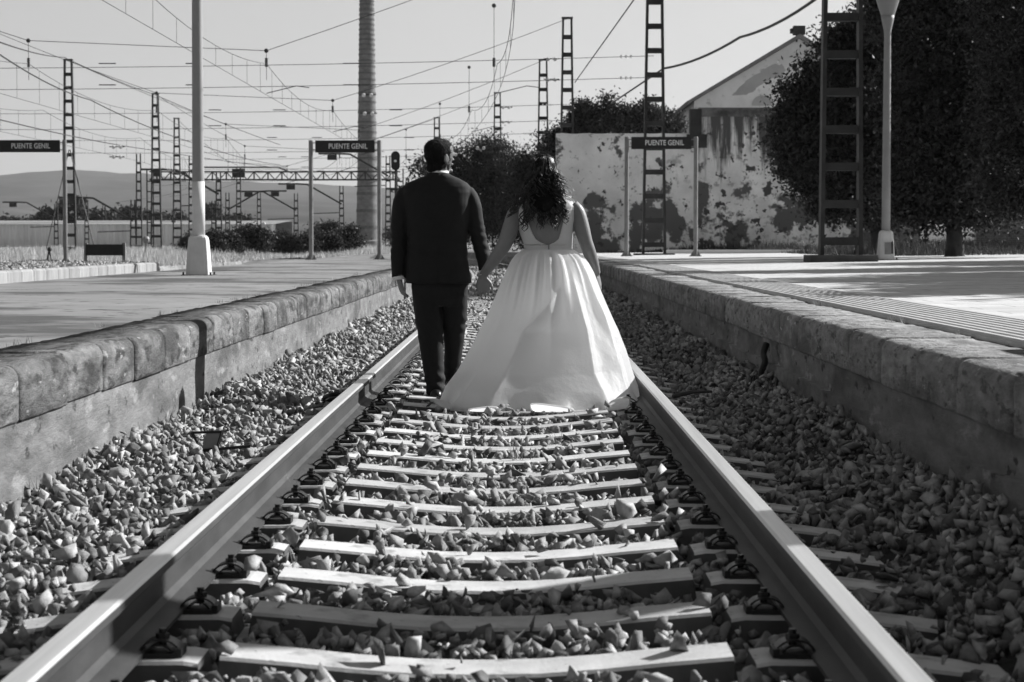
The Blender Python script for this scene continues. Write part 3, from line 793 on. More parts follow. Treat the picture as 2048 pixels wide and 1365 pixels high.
# extra insulators on the right masts
def bracket(x, Y, z, label):
    t = empty('mast_insulator', (x, Y, z)); tag(t, label, 'insulator', 'glass insulators hung beside the masts')
    b = MB(); b.bar((-0.4, 0, 0), (0.4, 0, 0), 0.05); b.obj('rod', M['steel'], t)
    for q in (-0.18, 0.18): i = MB(); i.ball((q, 0, -0.02), (0.10, 0.09, 0.10), 8, 6); i.obj('glass_disc', M['insul'], t)
for px, py, Y, lab in [(1103, 118, 108, 'bright pair of glass insulators right of the mast top above the bride'), (1103, 159, 108, 'lower bright pair of glass insulators beside the mast above the bride'),
                       (1012, 215, 133, 'pair of small insulators right of the mast between the couple'), (1012, 244, 133, 'lower pair of small insulators beside the mast between the couple'),
                       (961, 296, 120, 'pair of insulators against the dark trees right of the groom'), (1118, 283, 95, 'large pair of insulators above the shoulder hair of the bride, at the wall end'),
                       (905, 309, 118, 'small insulator beside the cheek of the groom'), (234, 294, 110, 'insulator hanging right of the leftmost tall mast'), (234, 314, 110, 'lower insulator hanging right of the leftmost tall mast'), (735, 190, 100, 'tiny insulator glinting against the upper chimney'), (737, 227, 100, 'tiny insulator glinting against the middle of the chimney')]:
    p = P(px, py, Y); bracket(p.x, Y, p.z, lab)
def cable(pts, r, label, name='cable', s=0.0):
    mb = MB()
    for a, b in zip(pts[:-1], pts[1:]): mb.tube(sag(a, b, s, 8), r, 6)
    tag(mb.obj(name, M['wire'], None), label, 'cable')
cable([P(1330, 137, 63.8), P(1480, 75, 55), P(1640, -8, 46)], 0.035, 'thick black cable rising from the mast to the upper right', s=0.12)
cable([P(1328, 137, 63.8), P(1222, 208, 84)], 0.03, 'thick black cable dropping left from the mast towards the wall')
cable([P(1272, -6, 60), P(1150, 165, 88)], 0.022, 'thin pale stay wire slanting down in the sky above the wall')
cable([P(138, 300, 109.5), P(92, 500, 108)], 0.022, 'left stay wire of the tall mast by the leftmost name sign')
cable([P(140, 300, 109.5), P(190, 500, 108)], 0.03, 'right stay wire of the tall mast by the leftmost name sign')
cable([P(0, 110, 58), P(180, 200, 84), P(400, 290, 110), P(560, 330, 150)], 0.022, 'long wire sloping down across the upper left sky', s=0.15)
cable([P(0, 85, 62), P(128, 115, 109), P(310, 190, 134), P(560, 290, 160)], 0.024, 'wire tied along the tops of the left masts', s=0.1)
cable([P(0, 240, 80), P(300, 300, 130), P(640, 345, 190)], 0.025, 'low wire sloping across the yard above the hills', s=0.1)

# portal truss far behind
def gantry():
    Y = 205.0; a = P(300, 352, Y); b = P(800, 352, Y)
    zt, zb_ = P(500, 344, Y).z, P(500, 360, Y).z
    t = empty('signal_gantry', (0, Y, 0.3)); tag(t, 'long horizontal truss gantry spanning the yard before the hills', 'gantry')
    m_ = MB(); 
    for yy in (-0.3, 0.3):
        m_.bar((a.x, yy, zt - 0.3), (b.x, yy, zt - 0.3), 0.12); m_.bar((a.x, yy, zb_ - 0.3), (b.x, yy, zb_ - 0.3), 0.14)
    m_.obj('chord', M['steel'], t)
    d = MB(); n_ = 18
    for k in range(n_):
        x0 = a.x + (b.x - a.x) * k / n_; x1 = a.x + (b.x - a.x) * (k + 0.5) / n_; x2_ = a.x + (b.x - a.x) * (k + 1) / n_
        d.bar((x0, 0, zb_ - 0.3), (x1, 0, zt - 0.3), 0.09); d.bar((x1, 0, zt - 0.3), (x2_, 0, zb_ - 0.3), 0.09); d.bar((x1, 0, zt - 0.3), (x1, 0, zb_ - 0.3), 0.13)
    d.obj('brace', M['steel'], t)
    for x in (a.x, b.x):
        p = MB()
        for q in (-0.3, 0.3): p.bar((x + q, 0, -0.2), (x + q, 0, zt), 0.12)
        for k in range(7): p.box((x, 0, 0.6 + k), (0.5, 0.1, 0.12))
        p.obj('leg', M['steel'], t)
gantry()
# smaller masts with bent arms
SM = [(112, 408, 260, -1, 'squat far mast with bent arm at the left end of the ribbed shed'), (173, 405, 262, 0, 'far plain mast at the left of the ribbed shed'), (427, 402, 240, 0, 'far thin mast behind the left lamp post footing'),
      (266, 400, 190, -1, 'far mast with a long bent arm left of the two lattice masts'), (277, 308, 190, 0, 'tall far mast with box near its top, left of the two lattice masts'), (382, 312, 205, 0, 'far mast touching the left lamp post'),
      (437, 344, 180, -1, 'far mast with two arms right of the left lamp post'), (455, 386, 235, 1, 'short far mast with curved arm right of the left lamp post'), (518, 386, 250, 0, 'small far mast in the middle of the bushes'),
      (592, 387, 235, -1, 'far mast with bent arm left of the middle name sign'), (683, 372, 220, -1, 'far mast with bent arm under the middle name sign'), (477, 335, 215, 2, 'far mast carrying a wide curved top arm above the gantry'), (776, 312, 200, -1, 'far mast beside the round signal'),
      (208, 410, 300, 0, 'tiny far mast before the distant trees'), (347, 420, 280, 0, 'tiny far mast between the lattice masts')]
for px, top, Y, arm, lab in SM:
    p = P(px, top, Y); z0 = 0.3; H = p.z - z0
    t = lattice_mast('yard_mast', p.x, Y, z0, H, 0.52, 0.34, lab, group='smaller masts across the yard', plinth=False, thick=1.3, depth=0.2, npan=max(5, int(H * 1.25)), cap=False)
    if arm:
        a = MB(); s = -1 if arm < 0 else 1
        if arm == 2:
            for q in (-1, 1): a.tube([(0, 0, H - 1.0), (q * 5.5, 0, H - 0.6), (q * 4.0, 0, H), (0, 0, H)][1:], 0.09, 6)
            a.box((0, 0, H - 0.6), (1.3, 0.2, 0.9))
        else:
            a.tube([(0, 0, H - 1.9), (s * 3.6, 0, H + 0.15), (s * 4.6, 0, H + 0.2), (s * 6.6, 0, H + 0.2)], 0.10, 6)
            a.box((s * 5.3, 0, H - 0.15), (0.9, 0.2, 0.5)); a.tube([(s * 0.2, 0, H - 2.8), (s * 3.2, 0, H - 2.9)], 0.05, 5)
        a.obj('cantilever_arm', M['steel'], t)
def signal():
    p = P(791, 322, 95.0); t = empty('railway_signal', (p.x, 95.0, 0.4)); tag(t, 'round-ended black railway signal head on a thin pole beside the groom', 'signal')
    m_ = MB(); m_.lathe((0, 0, 0), [(0.05, 0), (0.045, p.z - 0.7)], 8); m_.box((0, 0.02, 3.0), (0.5, 0.1, 0.12)); m_.ball((0, -0.05, 1.9), (0.16, 0.1, 0.2)); m_.obj('pole', M['steel'], t)
    h = MB(); ring = []; zc_ = p.z - 0.4
    pts = []
    for k in range(24):
        a = 2 * math.pi * k / 24; pts.append((0.2 * math.cos(a), zc_ + 0.2 * math.sin(a) + (0.23 if math.sin(a) >= 0 else -0.23)))
    h.prism(pts, -0.06, 0.06); ho = h.obj('signal_head', M['signpanel'], t)
    for k, z in enumerate((0.24, -0.0, -0.22)):
        l = MB(); l.tube([(0, -0.065, zc_ + z), (0, -0.16, zc_ + z)], [0.075, 0.08], 12); l.obj('hood', M['signpanel'], ho)
    g = MB(); g.ball((0.0, -0.175, zc_ - 0.02), (0.06, 0.02, 0.06)); g.obj('lens', M['insul'], ho)
signal()
def small_posts():
    for px, y0, y1, Y, wd, lab in [(671, 478, 505, 110, 0.42, 'short pale concrete block post among the bushes'), (721, 480, 505, 118, 0.10, 'thin short pole left of the chimney foot'), (292, 480, 505, 100, 0.12, 'short marker post with round head on the grass')]:
        a = P(px, y0, Y); t = MB(); t.box((a.x, Y, (a.z + 0.2) / 2), (wd, wd, a.z - 0.2), taper=0.8)
        if 'round' in lab: t.ball((a.x, Y, a.z), 0.18)
        tag(t.obj('marker_post', M['signpost'], None), lab, 'post')
small_posts()

# ---------------------------------------------------------------- chimney
def chimney():
    Y = 300.0; b = P(735, 484, Y); t = empty('brick_chimney', (b.x, Y, 0.2)); tag(t, 'tall tapering brick factory chimney banded with iron hoops', 'chimney')
    H = 46.0; k = Y / F
    def r(z): return k * np.interp((z) / k, [0, 120, 484, 640], [23.5, 20.3, 14.2, 11.5])
    s = MB(); zs = [q * 1.0 for q in range(47)]
    s.lathe((0, 0, 0), [(r(z), z) for z in zs] + [(r(H) + 0.3, H + 0.1), (r(H) + 0.3, H + 0.8), (r(H) - 0.3, H + 0.9)], 40); s.obj('shaft', M['brickchim'], t, smooth=False)
    pl = MB(); pl.lathe((0, 0, 0), [(r(0) + 0.25, -0.5), (r(0) + 0.25, 0.9), (r(0) + 0.02, 1.1)], 40); pl.obj('base', M['brickchim'], t)
    rows = [455, 422, 388, 352, 318, 300, 285, 265, 245, 225, 205, 187, 172, 160, 147, 134, 122, 110, 100, 90, 80, 70, 60, 50, 40, 30, 20, 10, 3]
    for py in rows[:29]:
        z = P(735, py, Y).z - 0.2
        h = MB(); w_ = 0.22 if py in (455, 388, 20, 422) else 0.12
        h.lathe((0, 0, 0), [(r(z) - 0.05, z - w_), (r(z) + 0.07, z - w_), (r(z) + 0.07, z + w_), (r(z) - 0.05, z + w_)], 40); h.obj('hoop', M['brickdark'], t)
M['brickdark'] = mat('hoop_iron', 0.13, 0.9, 0.3, 3)
chimney()

# ---------------------------------------------------------------- stained wall, gabled building
M['stain'] = mat('peeling_plaster', 0.78, 0.95, 0.22, 0.7, 9, 0.3, 20, spots=[(0.60, 0.35, 0.42, 0.04), (0.60, 5, 0.36, 0.06), (0.615, 0.9, 0.13, 0.035, (1, 1, 1), (2.8, 1.3, 0.13)), (0.66, 2.6, 0.07, 0.02, (1, 1, 1), (5.5, 1.0, 0.05))], dist=0.02)
M['stain2'] = mat('peeling_plaster_streaked', 0.78, 0.95, 0.25, 0.8, 9, 0.3, 20, spots=[(0.57, 4, 0.36, 0.08), (0.60, 0.75, 0.12, 0.035, (1, 1, 1), (4.2, 1.2, 0.12)), (0.62, 2.4, 0.07, 0.02, (1, 1, 1), (5.5, 1.0, 0.06)), (0.58, 2.2, 0.09, 0.12, (1, 1, 0.10), (2.8, 6.0, 0.24))], dist=0.02)
M['mossband'] = mat('wall_top_moss', 0.13, 0.95, 0.6, 2.5, 8, 0.4, 20)
M['gable'] = mat('gable_plaster', 0.58, 0.95, 0.22, 0.5, 9, 0.3, 12, spots=[(0.60, 3, 0.38, 0.08), (0.64, 0.9, 0.2, 0.03)], dist=0.02)
M['roof'] = mat('roof_sheet', 0.26, 0.8, 0.2, 2, 6, stretch=(1, 1, 1))
def wall_boxes():
    Y = 80.0
    t = empty('plaster_wall', (0, Y, 0.5)); tag(t, 'peeling plaster yard wall behind the right name sign', 'wall')
    x0, x1, x2_ = P(1112, 0, Y).x, P(1392, 0, Y).x, 15.2
    top1, top2 = P(1250, 268, Y).z - 0.5, P(1450, 232, Y).z - 0.5
    def slab(nm, xa, xb, ztop, ym, m_, dz=0.04):
        w_ = MB(); n_ = int((xb - xa) / 0.25)
        V = []
        for i in range(n_ + 1):
            x = xa + (xb - xa) * i / n_; zt = ztop + (noise.noise(Vector((x * 2.1, 0, 0))) + 0.5 * noise.noise(Vector((x * 7, 0, 4)))) * dz
            V += [(x, ym - 0.2, -0.5), (x, ym - 0.2, zt), (x, ym + 0.2, zt + 0.02), (x, ym + 0.2, -0.5)]
        w_.v = V
        for i in range(n_):
            for q in range(4): w_.f.append((4 * i + q, 4 * i + (q + 1) % 4, 4 * i + 4 + (q + 1) % 4, 4 * i + 4 + q))
        w_.f += [(0, 1, 2, 3), (4 * n_ + 3, 4 * n_ + 2, 4 * n_ + 1, 4 * n_)]
        w_.obj(nm, m_, t)
    slab('low_section', x0, x1, top1, 0, M['stain']); slab('high_section', x1 + 0.003, x2_, top2, -0.05, M['stain2'], 0.06)
    c = MB(); c.box(((x1 + x2_) / 2 + 0.1, -0.06, top2 + 0.12), (x2_ - x1, 0.5, 0.34)); c.obj('moss_coping', M['mossband'], t)
    c = MB(); c.box((x1 - 0.02, -0.1, 5.05), (0.42, 0.7, 0.95)); c.box((x1 + 0.02, -0.1, 4.32), (0.75, 0.8, 0.5)); c.obj('meter_box', M['steel'], t)
wall_boxes()
def gabled():
    Y = 93.0
    t = empty('gabled_building', (0, Y, 0.4)); tag(t, 'plastered gabled warehouse with worn patch rising behind the stained wall', 'building')
    xl, zl = P(1388, 203, Y).x, P(1388, 203, Y).z - 0.4
    xa, za = P(1598, 78, Y).x, P(1598, 78, Y).z - 0.4
    xr = 2 * xa - xl
    w_ = MB(); w_.prism([(xl, -0.5), (xr, -0.5), (xr, zl), (xa, za), (xl, zl)], 0, 26); w_.obj('wall', M['gable'], t)
    for s, xe in ((-1, xl), (1, xr)):
        e = MB(); dx, dz = xe - xa, zl - za; L_ = math.hypot(dx, dz); nx, nz = -dz / L_ * (1 if dx > 0 else -1), abs(dx) / L_
        A = (xa, za + 0.02); B = (xe + s * 0.35, zl + dz / abs(dx) * 0.35 + 0.02)
        e.prism([A, B, (B[0] + nx * 0 , B[1] + 0.16), (A[0], A[1] + 0.18)], -0.35, 26.2); e.obj('roof', M['roof2'], t)
    pt = MB(); pts = [P(1462, 188, Y - 0.02), P(1478, 176, Y), P(1510, 148, Y), P(1540, 130, Y), P(1562, 126, Y), P(1572, 138, Y), P(1570, 152, Y), P(1545, 160, Y), P(1515, 174, Y), P(1490, 191, Y), P(1472, 192, Y)]
    pp = []
    for q in range(len(pts)):
        a_, b_ = pts[q], pts[(q + 1) % len(pts)]
        for r_ in range(8): v_ = a_.lerp(b_, r_ / 8); v_ = v_ + Vector((noise.noise(v_ * 2.2), 0, noise.noise(v_ * 2.2 + Vector((9, 0, 0))))) * 0.16 + Vector((noise.noise(v_ * 9), 0, noise.noise(v_ * 9 + Vector((9, 0, 0))))) * 0.05; pp.append(v_)
    pts = pp
    # lost render patch: recessed-looking darker bare area, standing 3 mm proud
    pt.add([(p.x, -0.003, p.z - 0.4) for p in pts], [tuple(range(len(pts)))]); pt.obj('bare_patch', M['patch'], t)
    wn = MB(); q = P(1524, 212, Y); pts = [(q.x + 0.45 * math.cos(a), q.z - 0.4 + 0.45 * math.sin(a)) for a in [math.pi * k / 10 for k in range(11)]]
    wn.prism([(x, z) for x, z in pts], -0.02, 0.01); wn.obj('blind_arch', M['patch'], t)
    s_ = MB(); q = P(1595, 62, Y)
    s_.box((q.x + 0.05, -0.1, q.z - 0.4), (0.5, 0.5, 0.38)); s_.box((q.x - 0.25, -0.1, q.z - 0.42), (0.16, 0.3, 0.2)); s_.bar((q.x - 0.05, -0.1, q.z - 0.9), (q.x - 0.05, -0.1, q.z - 0.5), 0.08); s_.obj('siren_box', M['steel'], t)
M['roof2'] = mat('roof_edge', 0.16, 0.9, 0.3, 2)
M['patch'] = mat('bare_render', 0.34, 0.95, 0.12, 1.2, 6)
gabled()
def shed_roof():
    Y = 100.0; a, b = P(1225, 213, Y), P(1392, 213, Y); t = empty('low_shed', (0, Y, 0.4)); tag(t, 'low shed with pale corrugated roof left of the gabled warehouse', 'shed')
    m_ = MB(); m_.box(((a.x + b.x) / 2, 4, 2.6), (b.x - a.x, 7.0, 5.6)); m_.obj('wall', M['gable'], t)
    r_ = MB(); n_ = 60; V = []
    for i in range(n_ + 1):
        x = a.x - 0.3 + (b.x - a.x + 0.6) * i / n_; z = a.z - 0.4 + 0.05 * math.sin(i * math.pi / 2 * 1.0)
        V += [(x, -0.2, z - 0.95), (x, 8.2, z + 0.0)]
    r_.v = V + [(x, y, z - 0.06) for x, y, z in V]; k = len(V)
    for i in range(n_): r_.f += [(2 * i, 2 * i + 2, 2 * i + 3, 2 * i + 1), (k + 2 * i + 1, k + 2 * i + 3, k + 2 * i + 2, k + 2 * i), (2 * i, k + 2 * i, k + 2 * i + 2, 2 * i + 2), (2 * i + 1, 2 * i + 3, k + 2 * i + 3, k + 2 * i + 1)]
    r_.obj('roof', M['roof'], t)
shed_roof()
def ribbed_shed():
    Y = 270.0; a, b = P(-330, 450, Y), P(548, 450, Y); zt = P(0, 449, Y).z
    t = empty('ribbed_shed', (0, Y, 0.2)); tag(t, 'long pale ribbed shed across the yard below the hills', 'shed')
    m_ = MB(); xs = np.arange(a.x, b.x, 0.42)
    top = []; V = []
    for i, x in enumerate(xs):
        y = 0 if i % 2 else 0.22
        V += [(x, y, -0.3), (x + 0.21, y, -0.3), (x, y, zt - 0.2), (x + 0.21, y, zt - 0.2)]
    m_.v = V
    n_ = len(xs)
    for i in range(n_):
        m_.f.append((4 * i, 4 * i + 1, 4 * i + 3, 4 * i + 2))
        if i < n_ - 1: m_.f.append((4 * i + 1, 4 * i + 4, 4 * i + 6, 4 * i + 3))
    m_.obj('ribbed_wall', M['ribs'], t, fix=False)
    r_ = MB(); r_.add([(a.x, -0.3, zt - 0.2), (b.x, -0.3, zt - 0.2), (b.x, 22, zt + 0.5), (a.x, 22, zt + 0.5)], [(0, 1, 2, 3)]); r_.box(((a.x + b.x) / 2, 22, zt / 2), (b.x - a.x, 0.2, zt + 0.6)); r_.obj('roof', M['roof'], t)
    g = MB(); g.bar((b.x + 0.1, -0.2, -0.2), (b.x - 1.4, -0.2, zt), 0.45); g.obj('end_stay', M['shirtish'], t)
M['ribs'] = mat('ribbed_sheet', 0.8, 0.8, 0.15, 0.5, 6, stretch=(1, 1, 0.2)); M['shirtish'] = mat('white_render', 0.62, 0.8)
ribbed_shed()
def brick_hut():
    Y = 62.0; a = P(1955, 0, Y).x
    t = empty('brick_wall', (a, Y, 0.6)); tag(t, 'low brick wall in deep shade under the rightmost trees', 'wall')
    m_ = MB(); m_.box((4, 0, 0.9), (8, 0.3, 2.2)); m_.obj('brickwork', M['brickshade'], t); c = MB(); c.box((4, 0, 2.04), (8.1, 0.4, 0.09)); c.obj('coping', M['plin'], t)
M['plin'] = mat('wall_coping', 0.2, 0.9, 0.2)
bm_ = mat('brick_shade', 0.2, 0.9, 0.2); n = bm_.node_tree; bt = n.nodes.new("ShaderNodeTexBrick"); bt.inputs["Scale"].default_value = 4
bt.inputs["Color1"].default_value = (0.2, 0.2, 0.2, 1); bt.inputs["Color2"].default_value = (0.14, 0.14, 0.14, 1); bt.inputs["Mortar"].default_value = (0.3, 0.3, 0.3, 1)
tc = n.nodes.new("ShaderNodeTexCoord"); mp = n.nodes.new("ShaderNodeMapping"); mp.inputs["Rotation"].default_value = (math.pi / 2, 0, 0)
n.links.new(tc.outputs["Object"], mp.inputs[0]); n.links.new(mp.outputs[0], bt.inputs[0]); n.links.new(bt.outputs[0], n.nodes["Principled BSDF"].inputs["Base Color"]); M['brickshade'] = bm_
brick_hut()
def street_kerb():
    k = MB(); a, b = P(1335, 509, 64), P(1640, 509, 64); k.box(((a.x + b.x) / 2, 66, 0.72), (b.x - a.x, 0.3, 0.12)); tag(k.obj('kerb', M['shirtish'], None), 'pale kerb edging the paving before the stained wall', 'kerb')
street_kerb()

# ---------------------------------------------------------------- trees
def leaves(blobs, n, size, m, seed=1, name='crown', parent=None, clump=0.35, drop=0.0):
    """leaf-sized blades gathered in sprays through each blob's volume; blobs = [(x, y, z, rx, ry, rz)]"""
    g = np.random.default_rng(seed); B = np.array(blobs); vol = (B[:, 3] * B[:, 5]) ** 1.0; pr = vol / vol.sum()
    nc = max(40, n // 85); wh = g.choice(len(B), nc, p=pr)
    d = g.normal(size=(nc, 3)); d /= np.linalg.norm(d, axis=1)[:, None]; rr = g.uniform(0.25, 1.0, nc) ** 0.45 * g.uniform(0.85, 1.13, nc)
    c = B[wh, :3] + d * rr[:, None] * B[wh, 3:]
    i = g.integers(0, nc, n)
    p = c[i] + g.normal(size=(n, 3)) * np.array([clump, clump, clump * 0.8]) * g.uniform(0.4, 1.0, (n, 1))
    R = rand_rot2(g, n); s = size * g.uniform(0.6, 1.3, n)
    q = np.array([[-0.5, 0, 0], [0.1, -0.26, 0.05], [0.6, 0, -0.05], [0.1, 0.26, 0.05]])
    V = np.einsum('nij,kj->nki', R, q) * s[:, None, None] + p[:, None, :]
    Fc = np.arange(n * 4).reshape(n, 4)
    return link(name, np_mesh(name, V.reshape(-1, 3), Fc, m), parent)
def rand_rot2(g, n):
    q = g.normal(size=(n, 4)); q /= np.linalg.norm(q, axis=1)[:, None]; w_, x, y, z = q.T
    return np.stack([1 - 2 * (y * y + z * z), 2 * (x * y - z * w_), 2 * (x * z + y * w_), 2 * (x * y + z * w_), 1 - 2 * (x * x + z * z), 2 * (y * z - x * w_), 2 * (x * z - y * w_), 2 * (y * z + x * w_), 1 - 2 * (x * x + y * y)], 1).reshape(n, 3, 3)
def tree(name, base, blobs, n, size, m, label, cat='tree', group=None, tr=0.16, seed=1, clump=0.35, limbs=True):
    t = empty(name, base); tag(t, label, cat, group)
    bx, by, bz = base
    rel = [(x - bx, y - by, z - bz, a, b, c) for x, y, z, a, b, c in blobs]
    leaves(rel, n, size, m, seed, 'crown', t, clump)
    tk = MB(); fork = min(r_[2] for r_ in rel) * 0.7
    tk.tube([(0, 0, -0.2), (0.03, 0.02, fork * 0.5), (-0.02, 0, max(0.2, fork))], [tr * 1.3, tr, tr * 0.85], 9)
    if limbs:
        for r_ in rel:
            e = Vector(r_[:3]); s_ = Vector((0, 0, max(0.2, fork)))
            tk.tube([s_, s_.lerp(e, 0.5) + Vector((random.uniform(-.2, .2), random.uniform(-.2, .2), 0.1)), e], [tr * 0.6, tr * 0.4, tr * 0.12], 6)
    tk.obj('trunk', M['bark'], t, smooth=True)
    return t
def blobsP(L_, Y, dy=1.0):
    """(px, py, radius px x, radius px z) -> world blobs at distance Y"""
    k = Y / F; out = []
    for b in L_:
        p = P(b[0], b[1], Y + (b[4] if len(b) > 4 else 0)); out.append((p.x, p.y, p.z, b[2] * k, (b[2] + b[3]) / 2 * k * dy, b[3] * k))
    return out
Y = 52.0; bp = P(1752, 500, Y)
tree('broadleaf_tree', (bp.x, Y, 0.6), blobsP([(1680, 140, 50, 55), (1622, 205, 45, 48), (1590, 275, 42, 50), (1620, 300, 75, 80), (1660, 220, 80, 90), (1700, 330, 90, 90), (1760, 200, 100, 110), (1760, 340, 90, 90), (1700, 100, 50, 45), (1660, 400, 60, 45), (1760, 80, 70, 70), (1700, 420, 45, 28), (1770, 425, 55, 30), (1650, 85, 12, 20), (1565, 235, 20, 16), (1585, 180, 16, 12), (1612, 140, 14, 20), (1600, 350, 30, 36), (1700, 70, 40, 30)], Y), 90000, 0.115, M['leafdark'], 'dense dark tree overhanging the stained wall beside the big lattice mast', group='dark trees on the right platform', seed=3, clump=0.28)
Y = 48.0; bp = P(1908, 500, Y)
tree('broadleaf_tree', (bp.x, Y, 0.66), blobsP([(1850, 60, 100, 90), (1960, 40, 100, 100), (1850, 200, 100, 110), (1950, 220, 110, 120), (1860, 340, 100, 90), (1950, 350, 90, 70), (1800, 390, 50, 50), (1900, -80, 120, 90), (1790, 10, 60, 60), (1850, 420, 60, 34), (1960, 425, 60, 30), (1905, 400, 60, 30)], Y), 90000, 0.115, M['leafdark'], 'dense dark tree with thick trunk right of the right lamp post', group='dark trees on the right platform', seed=4, clump=0.28, tr=0.2)
Y = 45.0; bp = P(2110, 500, Y)
tree('broadleaf_tree', (bp.x, Y, 0.68), blobsP([(2050, 60, 110, 110), (2150, 100, 120, 120), (2050, 220, 100, 110), (2120, 300, 110, 100), (2040, 340, 80, 75), (2030, 410, 60, 40), (2020, -60, 110, 100)], Y), 60000, 0.09, M['leafdark'], 'dense dark tree filling the upper right corner of the photo', group='dark trees on the right platform', seed=5, clump=0.3)
# unseen trees placed outside the frame so that their shade falls on the right paving
for (x, Y, bl, n_, lab, sd_) in [(13.6, 25.2, [(13.6, 25.2, 4.8, 4, 5.4, 1.5), (16.5, 22, 6, 3, 3, 2), (16, 28, 6, 3, 3, 2), (11.8, 21.5, 4.4, 2.4, 3.0, 1.2), (12, 27, 4.6, 2.6, 2.4, 1.2)], 34000, 'broad unseen tree placed to shade the near right paving', 21),
        (11.8, 32.6, [(11.8, 32.6, 4.8, 2.8, 1.5, 1.2), (14.5, 33, 5.3, 2.2, 1.6, 1.5), (10.6, 32.2, 4.4, 2.0, 1.2, 0.9)], 14000, 'narrow unseen tree placed to shade the paving, nearest the big lattice mast', 22),
        (16.0, 38.5, [(16.0, 38.5, 4.8, 3.4, 3.4, 1.8), (18, 40, 6, 2.6, 2.4, 2), (14.5, 39.5, 4.5, 2, 2.4, 1.2)], 16000, 'rounded unseen tree placed to shade the paving farther along', 23)]:
    tree('unseen_shade_tree', (x, Y, 0.7), bl, n_, 0.3, M['leafdark'], lab, group='dark trees on the right platform', seed=sd_, clump=0.4)
Y = 130.0; bp = P(960, 500, Y)
tree('leafy_tree', (bp.x, Y, 0.3), blobsP([(950, 330, 60, 45), (900, 350, 50, 45), (1000, 340, 55, 60), (950, 410, 75, 70), (1040, 370, 45, 60), (980, 300, 30, 20), (1030, 420, 60, 65), (900, 430, 60, 60)], Y), 60000, 0.17, M['leafmid'], 'dark leafy tree filling the gap between the couple', group='trees behind the couple', seed=6, clump=0.6)
Y = 118.0; bp = P(1075, 500, Y)
tree('leafy_tree', (bp.x, Y, 0.3), blobsP([(1080, 350, 45, 50), (1110, 300, 35, 35), (1060, 420, 60, 70), (1100, 400, 40, 70), (1040, 330, 18, 20)], Y), 36000, 0.16, M['leafmid'], 'leafy tree behind the head of the bride at the wall end', group='trees behind the couple', seed=7, clump=0.5)
Y = 150.0; bp = P(850, 500, Y)
tree('leafy_tree', (bp.x, Y, 0.3), blobsP([(845, 345, 22, 18), (840, 400, 30, 40), (870, 440, 50, 50)], Y), 4000, 0.3, M['leafmid'], 'small tree showing left of the head of the groom', group='trees behind the couple', seed=8, clump=0.5)
Y = 88.0; bp = P(1240, 500, Y)
tree('leafy_tree', (bp.x, Y, 0.4), blobsP([(1180, 245, 45, 30), (1240, 240, 55, 30), (1310, 245, 50, 28), (1150, 265, 40, 20), (1120, 285, 26, 22), (1215, 215, 12, 22), (1165, 222, 14, 16), (1345, 250, 20, 14), (1290, 222, 8, 20)], Y), 26000, 0.14, M['leafmid'], 'spiky leafy tree showing over the top of the stained wall', group='trees behind the couple', seed=9, clump=0.25)
# shrubs across the yard
BUSH = [(455, 492, 30, 24, 96, 'dark shrub at the right of the left lamp post footing'), (500, 480, 36, 30, 100, 'largest rounded shrub in the middle of the yard'), (560, 490, 40, 22, 104, 'low shrub left of the middle name sign'), (645, 485, 40, 24, 108, 'shrub between the posts of the middle name sign'), (695, 480, 26, 28, 110, 'shrub at the foot of the chimney'),
        (425, 490, 16, 22, 94, 'small shrub hidden half behind the left lamp post'), (660, 462, 16, 12, 120, 'small upright shrub under the middle name sign'), (600, 492, 34, 18, 106, 'shrub behind the left post of the middle name sign'), (375, 492, 12, 18, 120, 'small shrub left of the left lamp post')]
for k, (px, py, rx, rz_, Y, lab) in enumerate(BUSH):
    base = P(px, 500, Y); tree('shrub', (base.x, Y, 0.3), blobsP([(px, py, rx, rz_), (px - rx * 0.5, py + 6, rx * 0.6, rz_ * 0.7), (px + rx * 0.5, py + 4, rx * 0.6, rz_ * 0.8), (px + rx * 0.1, py - rz_ * 0.5, rx * 0.5, rz_ * 0.5)], Y), 7000, 0.12, M['leafmid'], lab, 'shrub', 'shrubs growing across the yard', tr=0.05, seed=30 + k, clump=0.22)
FAR = [(130, 425, 40, 22, 'round-headed distant tree left of the tall mast'), (150, 412, 14, 14, 'distant tree top behind the leftmost tall mast'), (90, 438, 20, 12, 'low distant tree at the left end of the far row'), (200, 438, 30, 12, 'distant tree row behind the ribbed shed, left part'), (250, 434, 30, 16, 'distant tree behind the two far masts'), (300, 440, 30, 12, 'distant tree behind the lattice masts'), (420, 430, 26, 20, 'distant dark tree right of the left lamp post'), (470, 442, 36, 8, 'long low distant tree ending the far row'), (345, 440, 26, 11, 'distant tree just left of the left lamp post'), (30, 444, 50, 6, 'low distant hedge tree at the left edge')]
for k, (px, py, rx, rz_, lab) in enumerate(FAR):
    Y = 330.0 + 6 * k; base = P(px, 500, Y); tree('distant_tree', (base.x, Y, 0.3), blobsP([(px, py, rx, rz_), (px - rx * 0.4, py + 3, rx * 0.5, rz_), (px + rx * 0.5, py + 2, rx * 0.5, rz_ * 0.9), (px, (py + 470) / 2, rx, (470 - py) / 2 + 4)], Y), 2500, 0.75, M['leafmid'], lab, 'tree', 'distant trees behind the ribbed shed', tr=0.25, seed=60 + k, clump=0.7)
# tree line far behind at the right of the yard
for k, (px, py, rx, rz_, lab) in enumerate([(640, 462, 30, 14, 'pale distant tree behind the middle name sign'), (800, 465, 30, 14, 'pale distant tree between chimney and groom')]):
    Y = 420.0; base = P(px, 500, Y); tree('distant_tree', (base.x, Y, 0.3), blobsP([(px, py, rx, rz_), (px, 478, rx, 12)], Y), 2000, 0.9, M['leaffar'], lab, 'tree', 'distant trees behind the ribbed shed', tr=0.25, seed=80 + k, clump=0.9)

